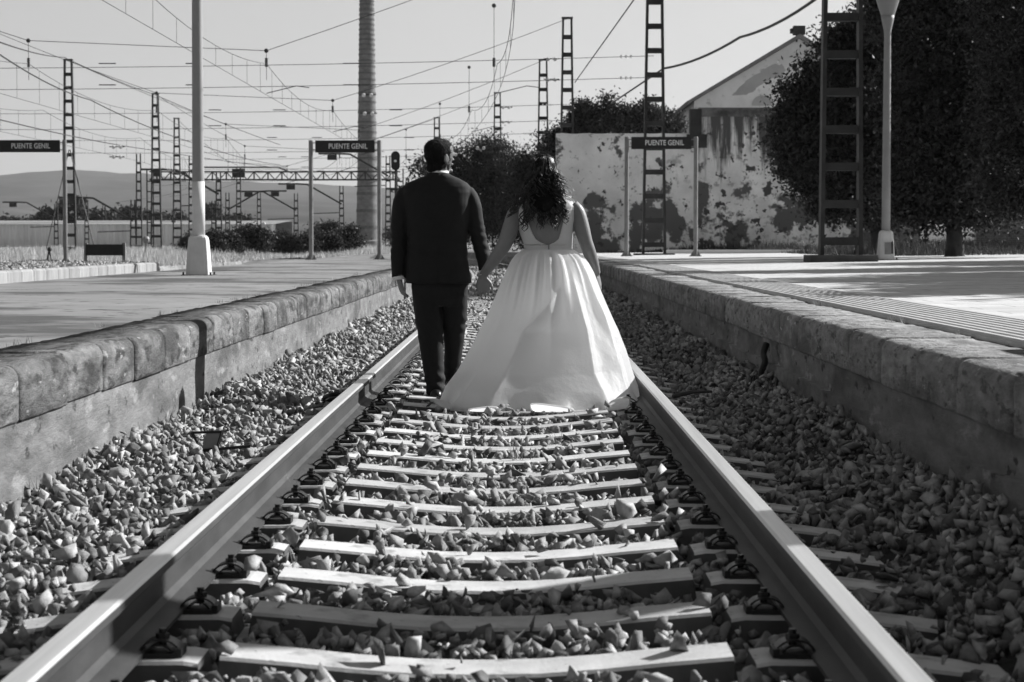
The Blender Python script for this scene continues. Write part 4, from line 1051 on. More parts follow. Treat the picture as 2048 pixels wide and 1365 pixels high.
# dry grass, undergrowth
def grass(name, boxes, n, h, m, label, zf):
    g = np.random.default_rng(99); V = []
    ar = np.array([(b[1] - b[0]) * (b[3] - b[2]) for b in boxes]); wh = g.choice(len(boxes), n, p=ar / ar.sum()); B = np.array(boxes)[wh]
    x = g.uniform(B[:, 0], B[:, 1]); y = g.uniform(B[:, 2], B[:, 3]); patch = 0.6 + 0.7 * np.sin(x * 0.9 + 2 * np.sin(y * 0.3)) * np.cos(y * 0.35); hh = h * g.uniform(0.4, 1.2, n) * np.clip(patch, 0.25, 1.3)
    a = g.uniform(0, 6.28, n); wv = 0.016 * (y / 60); z = np.array([zf(i, j) for i, j in zip(x, y)])
    dx, dy = np.cos(a) * wv, np.sin(a) * wv; lx, ly = g.normal(0, 0.25, n) * hh, g.normal(0, 0.25, n) * hh
    V = np.stack([np.stack([x - dx, y - dy, z], 1), np.stack([x + dx, y + dy, z], 1), np.stack([x + lx, y + ly, z + hh], 1)], 1).reshape(-1, 3)
    o = link(name, np_mesh(name, V, np.arange(n * 3).reshape(n, 3), m)); tag(o, label, 'grass', kind='stuff')
grass('dry_grass', [(-40, -10.2, 59, 150), (-12, -4, 95, 150)], 130000, 0.42, M['grass'], 'dry pale grass growing over the yard beyond the platforms', lambda x, y: 0.31)
grass('undergrowth', [(3.0, 15, 76.5, 79.5), (8.2, 20, 50, 76)], 40000, 0.34, M['leafdark'], 'dark weeds along the foot of the stained wall and under the trees', lambda x, y: zr(x) - 0.02)
# ---------------------------------------------------------------- people
def fuse(mb, name, m, parent=None, voxel=0.007, smooth_it=4, smooth=True, disp=None):
    """weld overlapping closed shapes into one continuous surface"""
    me = mb.mesh('tmp', None); b = bmesh.new(); b.from_mesh(me); bmesh.ops.recalc_face_normals(b, faces=b.faces); b.to_mesh(me); b.free()
    o = bpy.data.objects.new('tmp', me); COL.objects.link(o)
    r = o.modifiers.new('r', 'REMESH'); r.mode = 'VOXEL'; r.voxel_size = voxel
    if smooth_it: s = o.modifiers.new('s', 'SMOOTH'); s.iterations = smooth_it; s.factor = 0.5
    bpy.context.view_layer.update()
    me2 = bpy.data.meshes.new_from_object(o.evaluated_get(bpy.context.evaluated_depsgraph_get())); bpy.data.objects.remove(o); bpy.data.meshes.remove(me)
    me2.name = name
    if disp:
        nr = [v.normal.copy() for v in me2.vertices]
        for v, n_ in zip(me2.vertices, nr): v.co += n_ * disp(v.co)
    me2.materials.clear(); me2.materials.append(m)
    me2.polygons.foreach_set("use_smooth", [smooth] * len(me2.polygons))
    return link(name, me2, parent)
def sup(cx, cy, rx, ry, e=2.3, n=32, rot=0.0, ryf=None):
    out = []
    for k in range(n):
        a = 2 * math.pi * k / n; c, s = math.cos(a), math.sin(a)
        x = rx * abs(c) ** (2 / e) * (1 if c > 0 else -1); y = (ry if s < 0 or ryf is None else ryf) * abs(s) ** (2 / e) * (1 if s > 0 else -1)
        out.append((cx + x * math.cos(rot) - y * math.sin(rot), cy + x * math.sin(rot) + y * math.cos(rot)))
    return out
def rows(mb, R, Y, e=2.3, n=32):
    """R rows (py, pxl, pxr, back depth, front depth, dy)"""
    rings = []
    for r in R:
        py, xl, xr, db, df = r[:5]; dy = r[5] if len(r) > 5 else 0
        a = P((xl + xr) / 2, py, Y + dy); rx = (xr - xl) / 2 * (Y + dy) / F
        rings.append([(x, y, a.z) for x, y in sup(a.x, Y + dy, rx, db, e, n, 0, df)])
    mb.loft(rings)
def limb(mb, pts, Y, n=16, flat=1.0):
    """pts (px, py, radius px, dy)"""
    mb.tube([P(p[0], p[1], Y + (p[3] if len(p) > 3 else 0)) for p in pts], [p[2] * Y / F for p in pts], n)
def resample(pts, k):
    out = []
    for i in range(len(pts) - 1):
        for j in range(k):
            u = j / k; p0 = pts[max(i - 1, 0)]; p1 = pts[i]; p2 = pts[i + 1]; p3 = pts[min(i + 2, len(pts) - 1)]
            out.append(tuple(0.5 * ((2 * b) + (-a + c) * u + (2 * a - 5 * b + 4 * c - d) * u * u + (-a + 3 * b - 3 * c + d) * u ** 3) for a, b, c, d in zip(p0, p1, p2, p3)))
    out.append(tuple(pts[-1])); return out
def hand(mb, wrist, direction, palmn, length=0.18, curl=0.5, side=1, spread=0.10):
    """palm + four unequal fingers + thumb. wrist point, direction of fingers, palm normal; side = +-1 where the thumb leaves"""
    d = Vector(direction).normalized(); nrm = Vector(palmn); nrm = (nrm - d * nrm.dot(d)).normalized(); x = d.cross(nrm).normalized() * side
    wv = Vector(wrist); pl = length * 0.54
    rings = []
    for u, wd, th in ((-0.12, 0.026, 0.020), (0.1, 0.029, 0.017), (0.45, 0.038, 0.015), (0.8, 0.041, 0.013), (1.0, 0.038, 0.011)):
        c = wv + d * pl * u; rings.append([c + x * wd * math.cos(2 * math.pi * k / 14) + nrm * th * math.sin(2 * math.pi * k / 14) for k in range(14)])
    mb.loft(rings)
    for k, (off, ln, r) in enumerate(((0.029, 0.40, 0.0085), (0.010, 0.46, 0.009), (-0.010, 0.43, 0.0085), (-0.029, 0.34, 0.0075))):
        p = wv + d * pl * 0.93 + x * off; dirn = (d + x * spread * (off / 0.03)).normalized(); L_ = ln * length; pts = [p]
        for q, fr in enumerate((0.45, 0.31, 0.24)):
            dirn = (dirn * math.cos(curl * (0.5 + 0.35 * q)) + nrm * math.sin(curl * (0.5 + 0.35 * q))).normalized(); p = p + dirn * L_ * fr; pts.append(p)
        mb.tube(pts, [r, r * 0.97, r * 0.88, r * 0.65], 8)
    p = wv + d * pl * 0.22 + x * 0.022; td = (d * 0.75 + x * 0.62 + nrm * 0.25).normalized(); p1 = p + td * 0.042; p2 = p1 + (td * 0.6 + d * 0.6).normalized() * 0.032; p3 = p2 + (d + nrm * 0.2).normalized() * 0.024
    mb.tube([p, p1, p2, p3], [0.015, 0.012, 0.0105, 0.007], 8)
def head(mb, c, w_, dpt, h, yaw, pitch=0.0, male=True):
    """skull, face, nose, lips, ears; c = centre of the head; looks towards +y before yaw (negative = right)"""
    R = Matrix.Rotation(yaw, 3, 'Z') @ Matrix.Rotation(pitch, 3, 'X'); c = Vector(c)
    prof = [(-0.50, 0.34, 0.30, 0.18), (-0.44, 0.50, 0.46, 0.14), (-0.34, 0.66, 0.60, 0.06), (-0.2, 0.84, 0.78, 0.02), (-0.05, 0.95, 0.90, 0.0), (0.12, 1.0, 1.0, -0.01), (0.27, 0.97, 0.98, -0.02), (0.38, 0.84, 0.86, -0.03), (0.45, 0.62, 0.64, -0.03), (0.49, 0.34, 0.36, -0.03), (0.50, 0.08, 0.08, -0.03)]
    rings = [[c + R @ Vector((x, y, z * h)) for x, y in sup(0, dy * dpt * 2, w_ * fx, dpt * fy, 2.15, 28)] for z, fx, fy, dy in prof]
    mb.loft(rings)
    def T(x, y, z): return c + R @ Vector((x, y, z))
    mb.loft([[T(x * s_ * w_ / 0.078, dpt * f_ , z * h) for x, f_ in ((-0.010, 0.9), (0.010, 0.9), (0.004, g_), (-0.004, g_))] for z, s_, g_ in ((0.10, 0.8, 0.98), (0.0, 1.2, 1.10), (-0.07, 1.9, 1.22), (-0.11, 1.6, 1.04))])
    mb.ball(T(0, dpt * 0.93, -0.19 * h), (0.022, 0.012, 0.007)); mb.ball(T(0, dpt * 0.92, -0.22 * h), (0.019, 0.012, 0.007)); mb.ball(T(0, dpt * 0.86, -0.38 * h), (0.022, 0.018, 0.016))
    for s in (-1, 1):
        mb.ball(T(s * 0.031, dpt * 0.86, 0.055 * h), (0.016, 0.012, 0.009)); mb.ball(T(s * 0.030, dpt * 0.90, 0.105 * h), (0.021, 0.010, 0.006))
        mb.loft([[T(s * (w_ * 0.93 + o_), -0.008 + y + (0.0), z - 0.005) for y, z in [(0.018 * k_ * math.cos(a), -0.01 + 0.032 * k_ * math.sin(a)) for a in [2 * math.pi * q / 12 for q in range(12)]]] for o_, k_ in ((-0.01, 0.7), (0.006, 0.9), (0.014, 1.0), (0.016, 0.85))])
    return R, T

YM = 13.66
def groom():
    body = MB()
    hc = P(879, 313, YM - 0.0); yaw = rad(-50)
    hh = 0.232
    hc = Vector((hc.x, YM + 0.01, P(879, 278, YM).z - hh * 0.5 + 0.0))
    R, T = head(body, hc, 0.077, 0.097, hh, yaw)
    limb(body, [(877, 372, 22, 0.02), (877, 350, 18.5, 0.0), (878, 330, 18.5, 0.0)], YM, 18)
    rows(body, [(372, 838, 914, 0.07, 0.07), (385, 815, 932, 0.10, 0.10), (420, 822, 930, 0.11, 0.11), (480, 830, 922, 0.10, 0.11), (540, 828, 925, 0.11, 0.11), (590, 832, 930, 0.11, 0.10), (612, 838, 925, 0.09, 0.09)], YM)
    LL = [(812, 388, 13), (805, 425, 13), (799, 470, 12), (796, 515, 10), (797, 556, 7.5, -0.01)]
    RL = [(932, 388, 13), (945, 425, 13), (955, 470, 12), (964, 510, 10, 0.0), (970, 545, 7.5, -0.02)]
    limb(body, LL, YM); limb(body, RL, YM)
    for L_ in ([(856, 600, 22), (858, 660, 20), (862, 720, 15), (866, 775, 10)], [(906, 600, 22, 0.05), (907, 660, 19, 0.12), (903, 715, 15, 0.18), (900, 752, 10, 0.24)]): limb(body, L_, YM)
    a = P(798, 558, YM - 0.01); hand(body, a, (0.22, 0.12, -1), (0.9, 0.35, 0.1), 0.15, 0.55, side=-1)
    b = P(970, 547, YM - 0.02); hand(body, b, (-0.02, 0.10, -1), (0.35, -0.9, 0), 0.15, 0.75, side=1)
    o = fuse(body, 'person', M['skin'], None, 0.0055, 2)
    tag(o, 'groom in a dark suit seen from behind, head turned right, holding hands with the bride', 'person')
    # hair: cap of short hair following the skull
    cap = MB(); prof = [(-0.50, 0.62, 0.60, -0.06), (-0.40, 0.74, 0.72, -0.05), (-0.30, 0.82, 0.80, -0.02), (-0.2, 0.86, 0.84, 0.0), (-0.05, 0.97, 0.96, 0.0), (0.12, 1.03, 1.03, -0.01), (0.27, 1.0, 1.01, -0.02), (0.37, 0.86, 0.88, -0.03), (0.44, 0.66, 0.68, -0.03), (0.485, 0.42, 0.44, -0.03), (0.515, 0.1, 0.1, -0.03)]
    rings = [[(x, y, z * hh) for x, y in sup(0, dy * 0.194, 0.081 * fx, 0.101 * fy, 2.15, 48)] for z, fx, fy, dy in prof]
    V = []; n_ = 48
    for (z, fx, fy, dy), ring in zip(prof, rings):
        for k, (x, y, zz) in enumerate(ring):
            fr = max(0, y / 0.1)                         # the face side carries no hair below the hairline
            lim = 0.30 if fr > 0.35 else (0.02 if fr > 0.0 else -0.5)
            s = 1.0 if z > lim else 0.90
            V.append(T(x * s, y * s, zz))
    cm = MB(); cm.v = [tuple(v) for v in V]
    for j in range(len(prof) - 1):
        for k in range(n_): cm.f.append((j * n_ + k, j * n_ + (k + 1) % n_, (j + 1) * n_ + (k + 1) % n_, (j + 1) * n_ + k))
    cm.f.append(tuple(range((len(prof) - 1) * n_, len(prof) * n_))); cm.f.append(tuple(range(n_ - 1, -1, -1)))
    h = fuse(cm, 'hair', M['hairman'], o, 0.0045, 2, disp=lambda c_: 0.0028 * noise.noise(c_ * 90) + 0.003 * noise.noise(c_ * 35))
    # short hair strands breaking the outline
    V, Fc = [], []; g = np.random.default_rng(3); vs = h.data.vertices; idx = g.integers(0, len(vs), 5200)
    for i in idx:
        v = vs[int(i)]; nn = v.normal; d_ = (nn * 0.55 + Vector((0, 0, -0.65)) + Vector(g.normal(0, 0.3, 3))).normalized(); s = nn.cross(d_)
        if s.length < 1e-3: continue
        s = s.normalized() * 0.0011; b_ = v.co; L_ = g.uniform(0.008, 0.015); k = len(V); V += [b_ - s, b_ + s, b_ + d_ * L_]; Fc.append((k, k + 1, k + 2))
    link('hair_strands', np_mesh('hair_strands', np.array([v[:] for v in V]), np.array(Fc), M['hairman']), h)
    # shirt collar and cuffs
    sh = MB()
    def ringc(py, rx, ry, tilt=0.0, cx=877, n_=36):
        c_ = P(cx, py, YM); return [Vector((c_.x + rx * math.cos(a), YM + 0.0 + ry * math.sin(a), c_.z + tilt * math.sin(a) * -0.02)) for a in [2 * math.pi * k / n_ for k in range(n_)]]
    sh.loft([ringc(357, 0.070, 0.070, 1), ringc(346, 0.066, 0.066, 0), ringc(342.3, 0.064, 0.064, 0), ringc(342.8, 0.060, 0.060, 0), ringc(357, 0.060, 0.062, 1)], False)
    so_ = sh.obj('shirt_collar', M['shirt'], o, smooth=True)
    for (px, py, r_, dy, dx) in ((797, 553, 12.2, -0.01, 0), (969, 541, 11.5, -0.02, 0)):
        cf = MB(); c0, c1 = P(px - 0.5, py - 4, YM + dy), P(px + 0.5, py + 6.5, YM + dy); k = YM / F
        cf.tube([c0, c1, c1 + (c0 - c1) * 0.03, c0], [r_ * k, r_ * k * 1.01, r_ * k * 0.9, r_ * k * 0.9], 18, False); cf.obj('shirt_cuff', M['shirt'], o, smooth=True)
    # jacket
    j = MB()
    rows(j, [(345.5, 857, 897, 0.068, 0.05), (349, 854, 900, 0.071, 0.052), (353, 848, 908, 0.078, 0.06), (359, 832, 922, 0.085, 0.075), (366, 815, 934, 0.10, 0.09), (374, 805, 941, 0.115, 0.105), (386, 802, 944, 0.128, 0.115), (410, 806, 942, 0.138, 0.125), (440, 811, 939, 0.138, 0.13), (475, 815, 935, 0.130, 0.13), (500, 815, 934, 0.130, 0.13), (530, 813, 938, 0.138, 0.13), (567, 812, 944, 0.146, 0.135)], YM, 2.5, 40)
    limb(j, resample([(815, 384, 17.5, 0), (805, 405, 19, 0), (800, 440, 18.5, 0), (798, 480, 16.5, 0.01), (797, 520, 15.5, 0.0), (796.5, 556, 13.5, -0.01)], 3), YM, 20)
    limb(j, resample([(930, 384, 17.5, 0), (941, 405, 19, 0), (950, 440, 17, 0), (958, 480, 16, 0.01), (967, 515, 14.5, -0.0), (970, 543, 13, -0.02)], 3), YM, 20)
    def wr_(c_):
        s = 0.004 * noise.noise(c_ * 9) + 0.0022 * noise.noise(Vector((c_.x * 22, c_.y * 22, c_.z * 14)))
        el = math.exp(-((c_.z - 1.03) / 0.10) ** 2) * 0.0025 * math.sin(c_.z * 120 + c_.x * 45 + 2 * noise.noise(c_ * 8))      # creases at the elbows
        wl = math.exp(-((c_.z - 0.98) / 0.12) ** 2) * 0.003 * math.sin(c_.z * 70 + c_.x * 14)
        ar = abs(c_.x - (-0.425)) 
        vent = -0.0045 * math.exp(-((c_.x + 0.425) / 0.006) ** 2) * (1 if c_.z < 0.98 else 0.35) if c_.y < YM else 0
        return s + vent + (el if ar > 0.19 else wl)
    jo = fuse(j, 'jacket', M['suit'], o, 0.0065, 3, disp=wr_)
    sm = MB()                                             # centre seam, vent and collar fold
    def onback(px, py, dd=0.0): 
        p = P(px, py, YM); return p
    k = YM / F
    col = MB(); rr = []
    for (py, rx, ry, dz) in ((362, 0.100, 0.096, 0), (354, 0.082, 0.083, 0), (345.0, 0.070, 0.0745, 0), (345.5, 0.067, 0.068, 0)):
        c_ = P(877, py, YM); rr.append([Vector((c_.x + rx * math.cos(a), YM + 0.002 + ry * math.sin(a), c_.z + 0.006 * math.sin(a) - abs(math.cos(a)) * 0.006)) for a in [math.pi * (1.0 - 0.10) + math.pi * 1.2 * q / 30 for q in range(31)]])
    n_ = 31
    for r_ in rr: col.v += [tuple(v) for v in r_]
    for a in range(3):
        for q in range(30): col.f.append((a * n_ + q, a * n_ + q + 1, (a + 1) * n_ + q + 1, (a + 1) * n_ + q))
    col.obj('collar', M['suit'], jo, smooth=True)
    bt_ = MB()
    for q in range(3): p = P(981 - q * 0.6, 520 + q * 6, YM - 0.055); bt_.ball((p.x, p.y, p.z), 0.006)
    bt_.obj('cuff_buttons', M['shoe'], jo)
    # trousers
    t = MB()
    rows(t, [(552, 822, 938, 0.120, 0.105), (575, 822, 937, 0.128, 0.105), (598, 825, 935, 0.115, 0.10), (612, 828, 932, 0.095, 0.09)], YM, 2.3)
    def leg(R_): rows(t, R_, YM, 2.1, 28)
    leg([(590, 824, 884, 0.105, 0.09), (630, 829, 886, 0.095, 0.09), (665, 835, 886, 0.085, 0.085), (700, 840, 887, 0.078, 0.08), (735, 845, 888, 0.075, 0.078), (765, 850, 890, 0.075, 0.078), (790, 854, 892, 0.078, 0.09)])
    leg([(590, 880, 936, 0.105, 0.09, 0.0), (630, 883, 934, 0.095, 0.09, 0.05), (665, 886, 930, 0.085, 0.085, 0.10), (700, 888, 926, 0.078, 0.08, 0.15), (735, 888, 921, 0.075, 0.078, 0.2), (768, 888, 917, 0.075, 0.085, 0.24)])
    def tw(c_):
        s = 0.004 * noise.noise(c_ * 8); kn = math.exp(-((c_.z - 0.50) / 0.10) ** 2) * 0.003 * math.sin(c_.z * 75 + c_.x * 50 + 3 * noise.noise(c_ * 6)) + math.exp(-((c_.z - 0.12) / 0.09) ** 2) * 0.004 * math.sin(c_.z * 90 + c_.x * 45)
        return s + kn
    fuse(t, 'trousers', M['suit'], o, 0.0065, 3, disp=tw)
    for (px, py, dy) in ((873, 797, -0.02), (903, 775, 0.26)):
        s = MB(); c_ = P(px, py, YM + dy); rings = []
        for yy, wd, z1 in ((-0.115, 0.020, 0.045), (-0.10, 0.035, 0.075), (-0.05, 0.040, 0.085), (0.0, 0.040, 0.085), (0.06, 0.045, 0.06), (0.12, 0.046, 0.045), (0.17, 0.034, 0.034), (0.19, 0.015, 0.02)):
            rings.append([(c_.x + wd * math.cos(a), YM + dy + yy, c_.z - 0.02 + (z1 * 0.5 + z1 * 0.5 * math.sin(a))) for a in [2 * math.pi * q / 14 for q in range(14)]])
        s.loft(rings); so2 = s.obj('shoe', M['shoe'], o, smooth=True)
    return o
groom()

YB = 13.32
def bride():
    body = MB()
    hc = Vector((P(1090, 345, YB).x, YB + 0.03, P(1090, 345, YB).z)); hh = 0.215
    head(body, hc, 0.070, 0.090, hh, rad(8), rad(-4))
    limb(body, [(1092, 408, 17, 0.0), (1091, 385, 15, 0.005), (1090, 365, 15.5, 0.01)], YB, 18)
    rows(body, [(391, 1074, 1110, 0.05, 0.05), (397, 1062, 1124, 0.066, 0.06), (404, 1046, 1142, 0.08, 0.07), (414, 1038, 1150, 0.092, 0.085), (430, 1037, 1149, 0.100, 0.11), (450, 1041, 1147, 0.100, 0.125), (472, 1046, 1145, 0.094, 0.11), (495, 1051, 1143, 0.092, 0.09), (515, 1047, 1148, 0.10, 0.09), (550, 1035, 1158, 0.12, 0.10), (580, 1040, 1152, 0.10, 0.10)], YB, 2.15)
    limb(body, resample([(1042, 416, 14, 0), (1030, 430, 16, 0), (1020, 460, 16.5, 0), (1010, 487, 15, 0), (1000, 503, 14, 0.02), (986, 524, 12.5, 0.08), (971, 544, 9.5, 0.16), (965, 552, 8.2, 0.2)], 3), YB)
    limb(body, resample([(1144, 411, 13, 0), (1155, 425, 15, 0), (1163, 455, 16, 0), (1171, 483, 14, 0), (1178, 503, 13.5, 0.02), (1186, 525, 11.5, 0.06), (1193, 548, 8.5, 0.1)], 3), YB)
    for s, px in ((-1, 1062), (1, 1128)): limb(body, [(px, 570, 26), (px, 660, 20), (px, 740, 14), (px, 790, 9)], YB)
    a = P(965, 552, YB + 0.2); hand(body, a, (0.02, 0.06, -1), (0.15, 1, 0.0), 0.165, 0.55, side=1, spread=0.18)
    b = P(1193, 549, YB + 0.1); hand(body, b, (0.25, 0.15, -1), (-1, 0.3, 0), 0.155, 0.35, side=-1)
    for px in (1072, 1118):
        p_ = P(px, 797, YB); body.ball((p_.x, YB + 0.07, p_.z + 0.01), (0.035, 0.11, 0.035))
    o = fuse(body, 'person', M['skin'], None, 0.0055, 2)
    tag(o, 'bride in a full white gown with bare back and long dark curls, seen from behind', 'person')

    # ------- bodice: back panels with a deep scoop, wrapping round to the front
    def tor(py):
        T_ = [(391, 1074, 1110, 0.05, 0.05), (397, 1060, 1126, 0.066, 0.06), (404, 1044, 1144, 0.08, 0.07), (414, 1036, 1151, 0.092, 0.085), (430, 1036, 1150, 0.100, 0.11), (450, 1040, 1148, 0.100, 0.125), (472, 1045, 1146, 0.094, 0.11), (499, 1050, 1143.5, 0.092, 0.09)]
        return [np.interp(py, [t[0] for t in T_], [t[q] for t in T_]) for q in range(1, 5)]
    def pt(px, py, back=True, off=0.006):
        xl, xr, db, df = tor(py); u = max(-1, min(1, (px - (xl + xr) / 2) / ((xr - xl) / 2 + 1.2)))
        y = (1 - abs(u) ** 2.15) ** (1 / 2.15); c_ = P(px, py, YB)
        return (c_.x, YB - (y * (db + off) + 0.001) if back else YB + y * (df + off), c_.z)
    inL = [(396, 1053), (405, 1046.5), (420, 1048.5), (440, 1054), (455, 1060), (467, 1065), (478, 1071), (485, 1080), (489.5, 1093)]
    inR = [(396, 1131), (413, 1130), (440, 1127), (453, 1124), (467, 1121), (478, 1117), (485, 1109), (489.5, 1098)]
    outL = [(396, 1040), (404, 1033), (412, 1029.5), (425, 1030), (440, 1033), (456, 1038), (475, 1044), (490, 1049), (499, 1050)]
    outR = [(394, 1139), (400, 1147), (410, 1151), (425, 1150), (450, 1146.5), (467, 1145), (488, 1143.5), (499, 1143.5)]
    def I(T_, py): return float(np.interp(py, [t[0] for t in T_], [t[1] for t in T_]))
    bo = MB()
    def strip(py0, py1, fa, fb, back, nrow=40, ncol=14, off=0.006):
        V0 = len(bo.v)
        for i in range(nrow + 1):
            py = py0 + (py1 - py0) * i / nrow
            for q in range(ncol + 1):
                px = fa(py) + (fb(py) - fa(py)) * q / ncol; bo.v.append(pt(px, py, back, off))
        for i in range(nrow):
            for q in range(ncol): a_ = V0 + i * (ncol + 1) + q; bo.f.append((a_, a_ + 1, a_ + ncol + 2, a_ + ncol + 1))
    strip(399, 490, lambda p: I(outL, p), lambda p: I(inL, p), True)
    strip(397, 490, lambda p: I(inR, p), lambda p: I(outR, p), True)
    strip(490, 500, lambda p: I(outL, p), lambda p: I(outR, p), True, 4, 60)
    strip(425, 500, lambda p: I(outL, p), lambda p: I(outR, p), False, 30, 40)
    strip(399, 425, lambda p: I(outL, p), lambda p: 1062, False, 10, 10); strip(397, 425, lambda p: 1116, lambda p: I(outR, p), False, 10, 10)
    # bridge over the shoulders
    for f_, a_, b_ in ((399, lambda p: I(outL, p), lambda p: I(inL, p)), (397, lambda p: I(inR, p), lambda p: I(outR, p))):
        V0 = len(bo.v)
        for s in range(7):
            v = s / 6
            for q in range(11):
                px = a_(f_) + (b_(f_) - a_(f_)) * q / 10; A = Vector(pt(px, f_, True)); B = Vector(pt(px, f_, False)); c_ = A.lerp(B, v); c_.z += 0.016 * math.sin(math.pi * v); bo.v.append(tuple(c_))
        for s in range(6):
            for q in range(10): a2 = V0 + s * 11 + q; bo.f.append((a2, a2 + 1, a2 + 12, a2 + 11))
    me = bo.mesh('bodice', M['gown'], True); b_ = bmesh.new(); b_.from_mesh(me); bmesh.ops.remove_doubles(b_, verts=b_.verts, dist=0.0012); bmesh.ops.recalc_face_normals(b_, faces=b_.faces); b_.to_mesh(me); b_.free()
    bod = link('bodice', me, o); sd2 = bod.modifiers.new('s', 'SOLIDIFY'); sd2.thickness = 0.005; sd2.offset = 1
    # waist seam and zip
    wz = MB(); pts = [pt(px, 498.5, True, 0.012) for px in np.linspace(1050, 1143.5, 26)] + [pt(px, 498.5, False, 0.012) for px in np.linspace(1143.5, 1050, 26)]
    wz.tube(pts + [pts[0]], 0.0035, 6); wz.obj('waist_seam', M['gown'], bod, smooth=True)
    z_ = MB(); A, B = Vector(pt(1097, 489, True, 0.012)), Vector(pt(1097, 499, True, 0.016)); z_.tube([A, B], 0.004, 6); z_.ball(A, 0.006); z_.obj('zip', M['signpost'], bod)

    # ------- skirt
    OUT = [(498, 1050, 1144, .098, .095), (503, 1041, 1152, .115, .115), (510, 1032, 1161, .14, .14), (520, 1024, 1172, .17, .17), (545, 1011, 1187, .23, .22), (580, 994, 1203, .31, .28), (620, 974, 1223, .39, .34), (660, 952, 1243, .47, .41), (700, 931, 1258, .56, .47), (740, 909, 1270, .65, .52), (775, 883, 1282, .75, .56), (796, 868, 1287, .81, .58)]
    NT = 360; sk = MB(); NR = 90; g = random.Random(11)
    folds = [(-30, .02, 6), (-15, .03, 6), (5, .04, 8), (25, -.04, 9), (45, .05, 8), (70, .04, 9), (95, -.03, 9), (115, .05, 9), (140, .04, 9), (165, .05, 8), (-168, .035, 8)]
    creases = [(-118, .050, 13, -20), (-101, .034, 10, 8), (-72, .045, 12, 14), (-57, .060, 9, 10), (-44, .050, 7, 6), (-33, .055, 8, -6), (-21, .045, 7, 4), (-140, .04, 12, -8), (-86, .02, 7, -12)]
    gath = [(g.uniform(0, 360), g.uniform(2.2, 4.5), g.uniform(0.5, 1)) for _ in range(70)]
    P0 = [t[0] for t in OUT]
    def ring(py, extra=0.0, zz=None, ang=None):
        xl, xr, db, df = [np.interp(py, P0, [t[q] for t in OUT]) for q in range(1, 5)]
        s = (py - 498) / (796 - 498); c_ = P((xl + xr) / 2, py, YB); rx = (xr - xl) / 2 * YB / F; out_ = []
        for k in range(NT):
            th = 360.0 * k / NT - 180; a = rad(th); r_ = 0.0
            for (f0, amp, wd) in folds:
                f = f0 + (1 - s) * (-90 - f0) * 0.25 + 4 * math.sin(s * 4 + f0)
                d_ = (th - f + 180) % 360 - 180; r_ += amp * math.exp(-(d_ / (wd * (0.75 + 0.6 * s))) ** 2) * smooth(0.04, 0.75, s) * (0.6 + 0.4 * math.sin(f0 + s * 3))
            def cusp(f, amp, wl, wr_, on):
                d_ = (th - f + 180) % 360 - 180
                return amp * (math.exp(-abs(d_) / (wl if d_ < 0 else wr_)) - 0.25) * on
            r_ += cusp(np.interp(s, [0, .24, .54, 1], [-70, -78, -110, -117]), .10, 24, 8, smooth(.1, .6, s))
            r_ += cusp(np.interp(s, [0, .3, .8, 1], [-62, -60, -58, -50]), .085, 30, 9, smooth(.05, .55, s))
            r_ += cusp(-38 + 5 * s, .075, 12, 6, smooth(.05, .5, s)) + cusp(-22 - 6 * s, .07, 8, 7, smooth(.1, .6, s))
            r_ += cusp(-143 + 8 * s, .07, 10, 22, smooth(.1, .7, s)) + cusp(-92 + 6 * s, .012, 10, 6, smooth(.0, .2, s) * (1 - smooth(.5, .9, s)))
            for (f0, wd, am) in gath:
                d_ = (th - f0 + 180) % 360 - 180; r_ += 0.013 * am * math.exp(-(d_ / wd) ** 2) * smooth(0.0, 0.05, s) * (1 - smooth(0.08, 0.6, s))
            r_ += 0.012 * noise.noise(Vector((math.cos(a) * 1.6, math.sin(a) * 1.6, s * 2.6))) * s * 2
            # soft crumples on the sunlit side
            r_ += 0.016 * noise.noise(Vector((math.cos(a) * 5, math.sin(a) * 5, s * 6))) * math.exp(-((th + 32) / 24) ** 2) * smooth(.15, .5, s)
            sil = abs(math.cos(a)) ** 6; r_ *= (1 - 0.75 * sil) if True else 1
            R_ = r_ + extra * (1 if ang is None else ang(th))
            ca, sa = math.cos(a), math.sin(a); ry = db if sa < 0 else df
            out_.append((c_.x + (rx + R_) * ca, YB + (ry + R_) * sa, c_.z))
        return out_
    PYE = 772
    rings = [ring(498 + (PYE - 498) * (q / NR) ** 1.15) for q in range(NR + 1)]
    # the hem meanders over the sleepers in soft overhanging folds
    z0 = rings[-1][0][2]; base = ring(796); NH = 14
    mean = [(-165, -12, 5)]
    def hem(u):
        out_ = []; xl, xr, db, df = [np.interp(796, P0, [t[q] for t in OUT]) for q in range(1, 5)]; c_ = P((xl + xr) / 2, 796, YB)
        for k in range(NT):
            th = 360.0 * k / NT - 180; A = Vector(rings[NR][k]); B = Vector(base[k])
            w_ = smooth(-172, -150, th) * (1 - smooth(-18, -4, th)) if th < 0 else 0.0
            ph = rad(th) * 13 + 1.3 * math.sin(rad(th) * 3 + 1) ; e_ = u ** 1.2
            out_dir = Vector((B.x - c_.x, B.y - YB, 0)).normalized(); tan = Vector((-out_dir.y, out_dir.x, 0))
            p_ = A.lerp(B, min(1, u * 1.15)); p_.z = 0
            amp = 0.75 + 0.35 * math.sin(rad(th) * 5 + 2)
            lobe = math.cos(ph); rise = max(0.0, lobe + 0.15) ** 0.7 * (0.046 + 0.03 * math.sin(rad(th) * 7 + 1)) * w_
            u1 = min(1, u / 0.55); u2 = max(0, (u - 0.55) / 0.45)
            p_ += out_dir * ((0.030 * u1 + 0.030 * math.sin(u2 * 1.57)) * (0.35 + 0.65 * w_) + 0.055 * lobe * u * w_ * amp + 0.03 * u * w_) + tan * (0.055 * u ** 1.3 * math.sin(2 * ph) * amp * w_)
